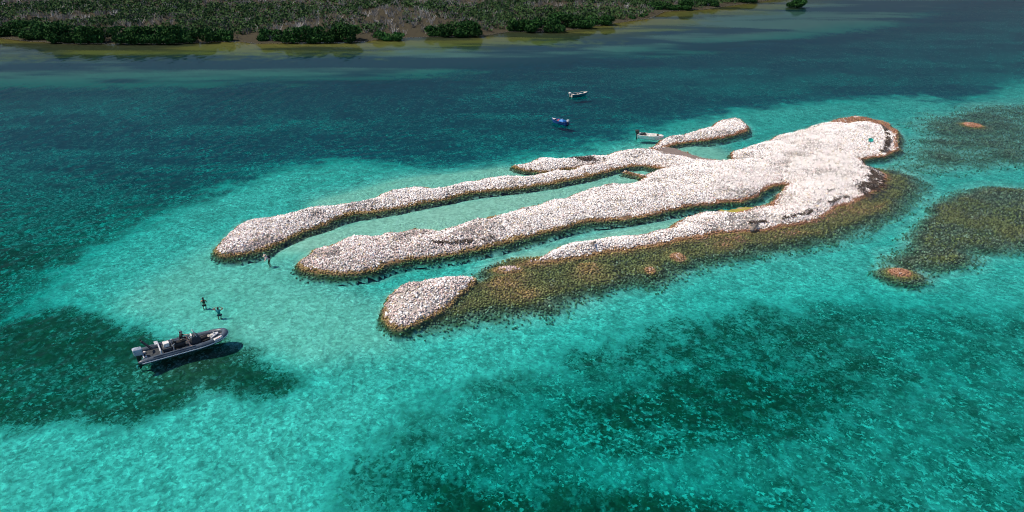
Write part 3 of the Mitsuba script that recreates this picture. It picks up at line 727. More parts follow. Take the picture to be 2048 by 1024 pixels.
for i, (tx, ty, th_, label) in enumerate(DEAD):
    r = np.random.default_rng(300 + i)
    t = thing('dead_tree', label, 'dead tree', 'bare dead trees on the far shore')
    base = np.array([tx, ty, -0.1]); lean = np.array([r.normal(0, .18), r.normal(0, .18), 1.0]) * th_
    v, f = sticks(base[None], (base + lean * 0.75)[None], np.array([0.16]), np.array([0.08]))
    tone = (0.40 + 0.12 * r.random()) * np.array([1, .97, .93])
    put('trunk', (v, f), 'twig_mat', t, color=np.tile(tone, (len(v), 1)))
    m = 12
    q = r.uniform(0.3, 0.75, m)[:, None]
    a = r.uniform(0, 6.28, m)
    p0 = base + lean * q
    p1 = p0 + np.stack([np.cos(a), np.sin(a), r.uniform(0.2, 0.9, m)], -1) * (th_ * r.uniform(0.25, 0.5, m))[:, None]
    v, f = sticks(p0, p1, np.full(m, 0.08), np.full(m, 0.03))
    tag(put('branches', (v, f), 'twig_mat', t, color=np.tile(tone, (len(v), 1))), kind='stuff')
# ---------------------------------------------------------------- boats
worn('tube_grey', (0.042, 0.060, 0.085), (0.07, 0.092, 0.122), 2.0, 0.4, 0.4)
worn('hull_grey', (0.10, 0.11, 0.13), (0.16, 0.17, 0.19), 2.0, 0.4, 0.4)
worn('deck_dark', (0.028, 0.034, 0.042), (0.05, 0.058, 0.068), 5.0, 0.8)
worn('strake_pale', (0.50, 0.54, 0.60), (0.62, 0.66, 0.70), 4.0, 0.5)
worn('black_plastic', (0.012, 0.013, 0.015), (0.03, 0.03, 0.033), 6.0, 0.45, 0.5)
worn('white_gel', (0.58, 0.56, 0.54), (0.72, 0.70, 0.69), 3.0, 0.35, 0.5, 0.4)
worn('cream_paint', (0.52, 0.47, 0.42), (0.66, 0.60, 0.55), 3.0, 0.5)
worn('pale_grey', (0.36, 0.38, 0.42), (0.48, 0.50, 0.54), 4.0, 0.5)
worn('silver_cowl', (0.26, 0.30, 0.37), (0.34, 0.38, 0.45), 3.0, 0.3, 0.6, 0.6)
worn('blue_paint', (0.008, 0.045, 0.17), (0.014, 0.075, 0.25), 3.0, 0.45, 0.4)
worn('blue_tarp', (0.02, 0.16, 0.46), (0.05, 0.27, 0.62), 2.0, 0.6)
worn('teal_paint', (0.01, 0.10, 0.13), (0.02, 0.16, 0.19), 3.0, 0.45, 0.4)
worn('red_plastic', (0.45, 0.05, 0.06), (0.60, 0.16, 0.15), 5.0, 0.5)
worn('yellow_strap', (0.62, 0.42, 0.10), (0.70, 0.52, 0.18), 5.0, 0.7)
worn('tan_lid', (0.40, 0.29, 0.18), (0.50, 0.37, 0.24), 5.0, 0.7)
worn('red_ink', (0.42, 0.10, 0.09), (0.50, 0.16, 0.14), 9.0, 0.6)
worn('rope', (0.55, 0.50, 0.42), (0.66, 0.62, 0.55), 9.0, 0.9)
worn('alu', (0.42, 0.43, 0.45), (0.55, 0.56, 0.58), 5.0, 0.35, 0.7)
worn('skin_tan', (0.42, 0.235, 0.16), (0.50, 0.29, 0.20), 6.0, 0.55)
worn('skin_dark', (0.30, 0.16, 0.105), (0.38, 0.20, 0.14), 6.0, 0.55)
worn('skin_fair', (0.52, 0.31, 0.23), (0.60, 0.38, 0.29), 6.0, 0.55)
worn('hair_black', (0.010, 0.008, 0.007), (0.022, 0.017, 0.014), 20.0, 0.5)
worn('cloth_black', (0.012, 0.013, 0.015), (0.026, 0.027, 0.03), 8.0, 0.9)
worn('cloth_grey', (0.12, 0.13, 0.15), (0.19, 0.20, 0.22), 8.0, 0.9)
worn('cloth_navy', (0.012, 0.022, 0.05), (0.022, 0.035, 0.075), 8.0, 0.9)
worn('cloth_pink', (0.60, 0.38, 0.40), (0.70, 0.50, 0.50), 8.0, 0.9)
worn('cloth_straw', (0.46, 0.38, 0.32), (0.58, 0.48, 0.42), 12.0, 0.9)
worn('cloth_teal', (0.02, 0.17, 0.20), (0.03, 0.23, 0.26), 8.0, 0.9)
worn('cloth_olive', (0.06, 0.075, 0.035), (0.10, 0.11, 0.055), 8.0, 0.9)
matte('eye_dark', (0.02, 0.015, 0.012), 0.3)

def sphere(p, rad, n=8):
    return m3.Manifold.sphere(float(rad), n).translate([float(q) for q in p])

def bone(p, q, r0, r1, n=10):
    return m3.Manifold.batch_hull([sphere(p, r0, n), sphere(q, r1, n)])

def blob(points, n=10):
    """Hull of spheres (x, y, z, r): a rounded solid."""
    return m3.Manifold.batch_hull([sphere(p[:3], p[3], n) for p in points])

def rbox(x0, x1, y0, y1, z0, z1, rad=0.02, n=8):
    return blob([(x, y, z, rad) for x in (x0 + rad, x1 - rad) for y in (y0 + rad, y1 - rad) for z in (z0 + rad, z1 - rad)], n)

def rods(points, rad, n=8):
    out = [bone(a, b, rad, rad, n) for a, b in zip(points[:-1], points[1:])]
    return m3.Manifold.batch_boolean(out, m3.OpType.Add)

def tri(m):
    q = m.to_mesh()
    return trimesh.Trimesh(np.array(q.vert_properties)[:, :3], np.array(q.tri_verts), process=False)

def tube(points, radii, sides=14, squash=1.0):
    p = np.asarray(points, float)
    tg = np.gradient(p, axis=0); tg /= np.linalg.norm(tg, axis=1, keepdims=True)
    a = np.cross(tg, [0, 0, 1.0]); a /= np.linalg.norm(a, axis=1, keepdims=True)
    b = np.cross(a, tg)
    an = np.arange(sides) * 2 * np.pi / sides
    rr = np.broadcast_to(radii, (len(p),))[:, None, None]
    v = p[:, None] + rr * (np.cos(an)[None, :, None] * a[:, None] * squash + np.sin(an)[None, :, None] * b[:, None])
    i, j = np.meshgrid(np.arange(len(p) - 1), np.arange(sides), indexing='ij')
    q = np.stack([i * sides + j, i * sides + (j + 1) % sides, (i + 1) * sides + (j + 1) % sides, (i + 1) * sides + j], -1).reshape(-1, 4)
    n = len(p) * sides
    v = np.vstack([v.reshape(-1, 3), p[:1], p[-1:]])
    k = np.arange(sides)
    f = np.vstack([q[:, [0, 1, 2]], q[:, [0, 2, 3]], np.stack([(k + 1) % sides, k, np.full(sides, n)], 1),
                   np.stack([n - sides + k, n - sides + (k + 1) % sides, np.full(sides, n + 1)], 1)])
    return trimesh.Trimesh(v, f[:, ::-1], process=False)

def placed(x, y, z, heading, tilt=0.0):
    return T().translate([x, y, z]).rotate([0, 0, 1], heading).rotate([0, 1, 0], tilt)

def part(parent, name, mesh, bsdf, M, smooth=35, label=None):
    k = put(name, tri(mesh) if hasattr(mesh, 'to_mesh') else mesh, bsdf, parent, M, smooth)
    if label:
        tag(k, label)
    return k

def outboard(boat, M, cowl, at=(0, 0, 0), s=1.0, label=None):
    """Outboard motor behind a transom: cowling, bracket, leg, gear case with skeg, three-bladed propeller."""
    X = lambda x, y, z: (at[0] + x * s, at[1] + y * s, at[2] + z * s)
    P = lambda x, y, z, q: (*X(x, y, z), q * s)
    k = part(boat, 'outboard_motor', blob([P(-.42, .13, .62, .10), P(-.42, -.13, .62, .10), P(.02, .14, .60, .09), P(.02, -.14, .60, .09), P(-.38, .11, .26, .09), P(-.38, -.11, .26, .09),
                                           P(0, .12, .24, .08), P(0, -.12, .24, .08), P(-.2, 0, .68, .10)], 12), cowl, M, True, label)
    part(k, 'bracket', blob([P(.04, .12, .14, .03), P(.04, -.12, .14, .03), P(.12, .12, -.12, .03), P(.12, -.12, -.12, .03), P(-.16, 0, .12, .07)]), 'black_plastic', M)
    part(k, 'shaft_housing', blob([P(-.10, 0, .2, .09), P(-.30, 0, .2, .07), P(-.14, 0, -.62, .05), P(-.28, 0, -.62, .04)]), 'black_plastic', M)
    part(k, 'gear_case', blob([P(.02, 0, -.74, .03), P(-.34, 0, -.74, .07), P(-.12, 0, -.60, .04)]) + blob([P(-.10, 0, -.8, .012), P(-.30, 0, -.8, .012), P(-.26, 0, -1.0, .012)]), 'black_plastic', M)
    blades = m3.Manifold()
    for i in range(3):
        t = i * 2.094
        blades += blob([P(-.42, .02 * math.cos(t), -.74 + .02 * math.sin(t), .02), P(-.40, .17 * math.cos(t + .25), -.74 + .17 * math.sin(t + .25), .012), P(-.45, .17 * math.cos(t - .25), -.74 + .17 * math.sin(t - .25), .012)])
    part(k, 'propeller', blades + bone(X(-.34, 0, -.74), X(-.50, 0, -.74), .045 * s, .03 * s), 'alu', M)
    return k

# ---- the rigid inflatable
RIB = placed(-28.10, 53.62, -0.12, 33.0)
rib = thing('inflatable_boat', 'grey rigid inflatable boat with console and outboard floating over the dark seagrass at left', 'boat')
def u_path(xs=3.55, w=0.98, straight=0.9, z0=0.46, z1=0.74, n=26):
    side = [(-xs, w, z0 + 0.02), (-xs + .25, w, z0)] + [(x, w, z0) for x in np.linspace(-xs + .6, straight, 8)]
    bow = []
    for t in np.linspace(0, 1, n)[1:]:
        a = t * math.pi / 2
        bow.append((straight + (xs - straight) * math.sin(a) ** 0.92, w * math.cos(a) ** 0.85, z0 + (z1 - z0) * t ** 1.5))
    left = side + bow
    return left + [(x, -y, z) for x, y, z in left[-2::-1]]
path = np.array(u_path())
rad = np.full(len(path), 0.25); rad[[0, -1]] = 0.09; rad[[1, -2]] = 0.21
part(rib, 'tube', tube(path, rad, 18), 'tube_grey', RIB, True)
out = path.copy()
d = np.gradient(path, axis=0); nrm = np.stack([d[:, 1], -d[:, 0], 0 * d[:, 0]], 1); nrm /= np.linalg.norm(nrm, axis=1, keepdims=True)
if nrm[4, 1] < 0:
    nrm = -nrm
out += nrm * 0.252; out[:, 2] -= 0.03
part(rib, 'rubbing_strake', tube(out[1:-1], 0.042, 8, 0.55), 'strake_pale', RIB, True, 'pale grey rubbing strip along the outside of the dark tube')
grip = path + nrm * 0.05; grip[:, 2] += 0.245
for s, rng_ in ((1, slice(3, 10)), (-1, slice(-10, -3))):
    part(rib, 'lacing_patch', tube(grip[rng_], 0.05, 6, 2.0), 'tube_grey', RIB, True)
# hull under the tubes: deep V
st = np.linspace(-3.1, 3.3, 15)
hv, ring = [], 7
for x in st:
    t = max(0, (x - 0.6) / 2.7)
    b = 0.86 * (1 - t ** 2.2) + 0.02
    k = -0.34 + 0.85 * t ** 2.2
    c = 0.10 + 0.45 * t ** 2
    hv += [(x, b, 0.42 + .25 * t ** 1.5), (x, b, c), (x, b * .5, (k + c) / 2 - .03), (x, 0, k), (x, -b * .5, (k + c) / 2 - .03), (x, -b, c), (x, -b, 0.42 + .25 * t ** 1.5)]
hf = []
for i in range(len(st) - 1):
    for j in range(ring):
        a, b2 = i * ring + j, i * ring + (j + 1) % ring
        hf += [(a, b2, b2 + ring), (a, b2 + ring, a + ring)]
hf += [(0, j + 1, j) for j in range(1, ring - 1)]
e0 = (len(st) - 1) * ring
hf += [(e0, e0 + j, e0 + j + 1) for j in range(1, ring - 1)]
hull = trimesh.Trimesh(np.array(hv), np.array(hf)[:, ::-1], process=False)
part(rib, 'hull', hull, 'hull_grey', RIB, 30)
dk = [(-3.0, .9), (1.0, .9)] + [(1.0 + 2.45 * math.sin(a), .9 * math.cos(a)) for a in np.linspace(.2, 1.45, 8)]
dk = Polygon(dk + [(x, -y) for x, y in dk[::-1]])
dm = trimesh.creation.extrude_polygon(dk, 0.03, engine='earcut'); dm.apply_translation([0, 0, 0.425])
part(rib, 'deck', dm, 'deck_dark', RIB, False)
part(rib, 'transom', rbox(-3.12, -3.02, -.78, .78, .1, .72, .02), 'pale_grey', RIB)
CON = RIB @ T().translate([0.22, 0, 0])
con = part(rib, 'console', blob([(.52, .30, .50, .04), (.52, -.30, .50, .04), (1.28, .27, .50, .04), (1.28, -.27, .50, .04), (.62, .30, 1.12, .04), (.62, -.30, 1.12, .04), (.98, .25, 1.20, .04), (.98, -.25, 1.20, .04), (1.24, .22, .85, .04), (1.24, -.22, .85, .04)]), 'deck_dark', CON)
part(con, 'instrument_panel', rbox(.56, .66, -.26, .26, 1.02, 1.30, .02), 'white_gel', CON)
wheel = tube([(0.50 + .10 * math.sin(a) , .05 + .17 * math.cos(a), 1.04 + .15 * math.sin(a)) for a in np.linspace(0, 6.28, 17)], .018, 6)
part(con, 'steering_wheel', wheel, 'alu', CON, True)
scr = blob([(.86, .27, 1.22, .012), (.86, -.27, 1.22, .012), (.70, .24, 1.52, .012), (.70, -.24, 1.52, .012)])
scene['smoked_pane'] = {'type': 'thindielectric', 'specular_transmittance': colour(0.55, 0.62, 0.66)}
part(con, 'windscreen', trimesh.Trimesh([(.86, .27, 1.22), (.86, -.27, 1.22), (.70, -.24, 1.54), (.70, .24, 1.54)], [(0, 1, 2), (0, 2, 3)], process=False), 'smoked_pane', CON, False)
part(con, 'grab_rail', rods([(.98, .30, 1.10), (.78, .28, 1.62), (.74, .1, 1.72), (.74, -.1, 1.72), (.78, -.28, 1.62), (.98, -.30, 1.10)], .024), 'alu', CON)
part(con, 'throttle', rods([(.60, -.32, 1.12), (.50, -.34, 1.32)], .025), 'white_gel', CON)
jockey = part(rib, 'jockey_seat', rbox(-.60, .28, -.23, .23, .45, .86, .06), 'black_plastic', RIB)
part(jockey, 'cushion', rbox(-.58, .26, -.20, .20, .83, .98, .07), 'cloth_black', RIB)
part(jockey, 'backrest', rbox(-.66, -.55, -.24, .24, .8, 1.25, .04), 'black_plastic', RIB)
part(rib, 'stern_seat', rbox(-1.55, -.85, -.45, .45, .45, .82, .06), 'deck_dark', RIB)
for s in (1, -1):
    part(rib, 'seat_rail', rods([(-.72, .56 * s, .46), (-.76, .54 * s, 1.02), (-.60, .46 * s, 1.08)], .028), 'alu', RIB)
arch = part(rib, 'stern_arch', rods([(-1.72, .98, .66), (-1.76, .90, .98), (-1.76, -.90, .98), (-1.72, -.98, .66)], .065, 10), 'pale_grey', RIB)
part(arch, 'deck_plate', rbox(-2.02, -1.74, .30, .88, 1.03, 1.07, .02), 'pale_grey', RIB)
outboard(rib, RIB, 'silver_cowl', (-3.16, -.05, .52), 1.18, 'silver grey outboard motor at the stern')
lad = part(rib, 'boarding_ladder', rods([(-2.30, .62, .72), (-2.97, .72, 1.62)], .055) + rods([(-2.30, .26, .72), (-2.97, .36, 1.62)], .055), 'black_plastic', RIB)
for i in range(5):
    t = 0.14 + 0.19 * i
    part(lad, 'tread', rbox(-.05, .05, -.20, .20, -.035, .035, .015).rotate([0, -50, 0]).translate([-2.30 - .67 * t, .44 + .1 * t, .72 + .9 * t]), 'black_plastic', RIB)
for y in (.42, -.42):
    part(rib, 'fuel_filler', rbox(-2.97, -2.80, y - .1, y + .1, .46, .62, .03), 'white_gel', RIB)
bowl = part(rib, 'bow_step', blob([(2.35, .30, .62, .06), (2.35, -.30, .62, .06), (2.95, .10, .78, .06), (2.95, -.10, .78, .06)]), 'pale_grey', RIB)
part(bowl, 'mooring_post', rods([(2.62, .0, .70), (2.62, 0, .96)], .04) + rods([(2.62, -.12, .92), (2.62, .12, .92)], .03), 'alu', RIB)
fwd = part(rib, 'bow_cushion', blob([(1.62, .52, .60, .07), (1.62, -.52, .60, .07), (2.12, .38, .62, .07), (2.12, -.38, .62, .07)]), 'cloth_black', RIB)
# the pale name patch on the near bow tube, lettering too worn to read
i0, i1 = 44, 51
pt = path[i0:i1] - nrm[i0:i1] * -0.10; pt = pt.copy(); pt[:, 2] += 0.115
patch = part(rib, 'name_patch', tube(pt, 0.155, 12, 1.0), 'white_gel', RIB, True, 'white patch with worn reddish lettering on the bow tube')
a, b = path[45], path[49]
u_ = (b - a) / np.linalg.norm(b - a); nn = np.array([u_[1], -u_[0], 0]); nn = nn if nn[1] < 0 else -nn
base = (a + b) / 2 + nn * 0.20 + [0, 0, 0.225]
for j in range(4):
    o = base + u_ * (0.16 * (j - 1.5))
    part(patch, 'mark', rbox(-.045, .045, -.035, .035, -.03, .03, .012).rotate([0, 0, math.degrees(math.atan2(u_[1], u_[0]))]).translate(o.tolist()), 'red_ink', RIB)
# what lies in it
t = thing('cooler_box', 'white square cooler box on the stern seat of the grey inflatable boat', 'cooler')
part(t, 'body', rbox(-1.42, -.98, -.24, .24, .82, 1.12, .04), 'white_gel', RIB)
part(t, 'lid', rbox(-1.44, -.96, -.26, .26, 1.11, 1.18, .03), 'white_gel', RIB)
part(t, 'handle', rods([(-1.2, -.25, .98), (-1.2, -.31, 1.04), (-1.2, -.25, 1.10)], .018), 'alu', RIB)
t = thing('kit_bag', 'black kit bag lying on the bow deck of the grey inflatable boat', 'bag')
part(t, 'bag', blob([(1.5, .1, .76, .11), (1.95, .18, .78, .12), (1.6, -.28, .76, .11), (1.95, -.2, .77, .11)]), 'cloth_black', RIB, True)
part(t, 'strap', rods([(1.5, .0, .88), (1.7, -.06, .94), (1.95, .0, .90)], .02), 'cloth_grey', RIB)
t = thing('rope_coil', 'pale coil of rope by the bow step of the grey inflatable boat', 'rope')
part(t, 'coil', tube([(2.15 + .16 * math.cos(a) + .01 * a, -.05 + .15 * math.sin(a), .70 + .006 * a) for a in np.linspace(0, 19, 60)], .022, 6), 'rope', RIB, True)

# ---- the small open boats
def hull_mesh(L, B, Dp, sheer=0.18, transom=0.82, wall=0.05, floor=0.16, n=16):
    vs = []
    for t in np.linspace(0, 1, n):
        x = -L / 2 + L * t
        b = B / 2 * (transom + (1 - transom) * math.sin(min(t / 0.45, 1) * math.pi / 2)) if t < 0.45 else B / 2 * max(0.03, (1 - ((t - 0.45) / 0.55) ** 2.3))
        zg = Dp * 0.62 + sheer * t ** 2
        zk = -Dp * 0.38 + 0.85 * Dp * max(0, (t - 0.6) / 0.4) ** 2
        zc = zk + (zg - zk) * 0.28
        bi = max(b - wall, 0.01)
        zf = max(zk + 0.06, floor * 0.5 - 0.1)
        zf = min(zf, zg - 0.04)
        vs += [(x, 0, zk), (x, b * .72, zc), (x, b, zg), (x, bi, zg), (x, bi * .78, zf), (x, 0, zf), (x, -bi * .78, zf), (x, -bi, zg), (x, -b, zg), (x, -b * .72, zc)]
    k, f = 10, []
    for i in range(n - 1):
        for j in range(k):
            a, b = i * k + j, i * k + (j + 1) % k
            f += [(a, b, b + k), (a, b + k, a + k)]
    for e, s in ((0, 1), ((n - 1) * k, -1)):
        for q in ((0, 1, 2), (0, 2, 8), (0, 8, 9), (2, 3, 4), (2, 4, 6), (2, 6, 8), (6, 7, 8)) if e == 0 else ((0, 1, 2), (0, 2, 8), (0, 8, 9)):
            f.append(tuple(e + w for w in (q if s < 0 else q[::-1])))
    m = trimesh.Trimesh(np.array(vs), np.array(f), process=False)
    m.fix_normals()
    return m

def rail_path(L, B, Dp, sheer=0.18, transom=0.82, side=1, n=18):
    out = []
    for t in np.linspace(0, 1, n):
        b = B / 2 * (transom + (1 - transom) * math.sin(min(t / 0.45, 1) * math.pi / 2)) if t < 0.45 else B / 2 * max(0.03, (1 - ((t - 0.45) / 0.55) ** 2.3))
        out.append((-L / 2 + L * t, side * b, Dp * 0.62 + sheer * t ** 2 + 0.005))
    return out

def skiff(label, M, L, B, Dp, hullm, railm, insidem, thwarts, motor, motor_label=None, motor_size=0.78):
    t = thing('skiff', label, 'boat', 'small open boats around the island')
    part(t, 'hull', hull_mesh(L, B, Dp), hullm, M, 30)
    for s in (1, -1):
        part(t, 'gunwale', tube(rail_path(L, B, Dp, side=s), 0.045, 6), railm, M, True)
    part(t, 'transom', rbox(-L / 2 - .03, -L / 2 + .05, -B * .40, B * .40, -Dp * .3, Dp * .66, .02), railm, M)
    for x, w in thwarts:
        part(t, 'thwart', rbox(x - .15, x + .15, -w, w, Dp * .34, Dp * .42, .015), insidem, M)
    part(t, 'foredeck', blob([(L * .32, B * .27, Dp * .66, .03), (L * .32, -B * .27, Dp * .66, .03), (L * .47, .05, Dp * .82, .03), (L * .47, -.05, Dp * .82, .03)]), insidem, M)
    outboard(t, M, motor, (-L / 2 - .06, 0, Dp * .52), motor_size, motor_label)
    return t

WHITE = placed(23.55, 121.2, 0.02, -25)
skiff('white skiff with black outboard nosed up to the shell spit', WHITE, 4.3, 1.9, 0.90, 'white_gel', 'white_gel', 'white_gel', [(-0.35, .62), (0.75, .58)], 'black_plastic', 'black outboard motor', 1.05)
t = thing('fuel_tank', 'black fuel tank in the stern of the white skiff', 'fuel tank')
part(t, 'tank', rbox(-1.85, -1.30, -.25, .35, .06, .75, .07), 'black_plastic', WHITE, True)
part(t, 'cap', bone((-1.5, 0, .75), (-1.5, 0, .84), .06, .05), 'cloth_grey', WHITE)
t = thing('net_bag', 'black heap of net between the stern and the middle seat of the white skiff', 'net')
part(t, 'heap', blob([(-1.15, -.42, .2, .14), (-1.1, .35, .3, .16), (-.75, -.35, .2, .14), (-.95, 0, .55, .18), (-1.25, .1, .80, .12)]), 'cloth_black', WHITE, True)
t = thing('crate', 'dark crate with tan lid amidships in the white skiff', 'crate')
part(t, 'box', rbox(.10, .62, -.42, .02, .06, .42, .03), 'black_plastic', WHITE)
part(t, 'lid', rbox(.28, .64, -.43, .03, .42, .47, .02), 'tan_lid', WHITE)
t = thing('bucket', 'tall black bucket in the bow of the white skiff', 'bucket')
part(t, 'bucket', m3.Manifold.cylinder(.48, .15, .19, 20).translate([1.12, .05, .34]) - m3.Manifold.cylinder(.48, .13, .17, 20).translate([1.12, .05, .38]), 'black_plastic', WHITE)
part(t, 'rim', tube([(1.12 + .19 * math.cos(a), .05 + .19 * math.sin(a), .82) for a in np.linspace(0, 6.283, 21)], .018, 6), 'tan_lid', WHITE, True)
t = thing('strap', 'yellow strap hanging over the near side of the white skiff', 'strap')
part(t, 'band', rods([(.02, -.60, .40), (.02, -.84, .56), (.02, -.87, .34)], .035), 'yellow_strap', WHITE)

BLUE = placed(8.65, 131.75, 0.02, 135)
skiff('blue skiff with light blue cover lying on the dark water', BLUE, 3.7, 1.5, 0.78, 'blue_paint', 'blue_paint', 'cream_paint', [(-0.55, .55), (0.55, .52)], 'pale_grey', 'grey and white outboard motor')
t = thing('tarpaulin', 'light blue tarpaulin bundled over cargo in the blue skiff', 'tarpaulin')
part(t, 'cover', blob([(-1.1, .35, .42, .16), (-1.1, -.35, .42, .16), (-.35, .38, .45, .16), (-.35, -.38, .45, .16), (-.75, .05, .78, .15), (-.45, -.1, .70, .14)], 14), 'blue_tarp', BLUE, True)
part(t, 'tie', rods([(-.75, .56, .40), (-.75, .1, .95), (-.75, -.56, .40)], .025), 'rope', BLUE)
t = thing('canister', 'red canister next to the blue tarpaulin in the blue skiff', 'canister')
part(t, 'can', rbox(-.12, .28, -.1, .30, .08, .62, .06), 'red_plastic', BLUE, True)
part(t, 'handle', rods([(-.02, .1, .62), (.02, .1, .70), (.16, .1, .70), (.2, .1, .62)], .025), 'red_plastic', BLUE)
t = thing('bailer', 'black tub in front of the red canister in the blue skiff', 'tub')
part(t, 'tub', m3.Manifold.cylinder(.30, .20, .24, 18).translate([.60, .02, .14]) - m3.Manifold.cylinder(.30, .17, .21, 18).translate([.60, .02, .19]), 'black_plastic', BLUE)
part(t, 'grip', rods([(.6, .24, .42), (.6, .0, .56), (.6, -.22, .42)], .02), 'alu', BLUE)

FAR = placed(14.2, 155.15, 0.02, 27)
skiff('teal sided skiff with pale seats, farthest boat from the island', FAR, 4.1, 1.55, 0.80, 'teal_paint', 'cream_paint', 'cream_paint', [(-1.1, .6), (-0.1, .6), (0.85, .5)], 'white_gel', 'white topped outboard motor')
t = thing('basket', 'grey basket between the seats of the teal skiff', 'basket')
part(t, 'basket', rbox(.15, .62, -.3, .25, .05, .42, .04), 'pale_grey', FAR)
part(t, 'rim', rods([(.15, -.3, .42), (.62, -.3, .42), (.62, .25, .42), (.15, .25, .42), (.15, -.3, .42)], .03), 'white_gel', FAR)


# ---------------------------------------------------------------- people
def limb(names, J):
    out = []
    for a, b in zip(names[:-1], names[1:]):
        out.append(bone(J[a][:3], J[b][:3], J[a][3], J[b][3], 12))
    return out

def hand(wrist, elbow, thumb_side, curl=0.35):
    """A palm with five fingers going on from the forearm."""
    w_, e_ = np.array(wrist[:3]), np.array(elbow[:3])
    f = (w_ - e_) / np.linalg.norm(w_ - e_)
    side = np.asarray(thumb_side, float); side = side - f * side.dot(f); side /= np.linalg.norm(side)
    down = np.cross(f, side)
    P = lambda a, b, c: w_ + f * a + side * b + down * c
    out = [blob([(*P(.0, .0, 0), .027), (*P(.085, .032, 0), .013), (*P(.088, -.032, 0), .013)], 8)]
    for b, ln in ((.031, .070), (.011, .080), (-.010, .074), (-.030, .058)):
        q0, q1 = P(.085, b, 0), P(.085 + ln * .55, b * 1.15, curl * .03)
        q2 = P(.085 + ln * .9, b * 1.2, curl * .085)
        out += [bone(q0, q1, .010, .0095, 6), bone(q1, q2, .0095, .008, 6)]
    q0, q1, q2 = P(.025, .024, 0), P(.06, .058, .012), P(.092, .066, .028)
    out += [bone(q0, q1, .013, .011, 6), bone(q1, q2, .011, .009, 6)]
    return out

def smooth_mesh(parts, edge=0.022, it=6):
    m = m3.Manifold.batch_boolean(parts, m3.OpType.Add).refine_to_length(edge)
    t = tri(m)
    trimesh.smoothing.filter_taubin(t, lamb=0.5, nu=0.53, iterations=it)
    return t

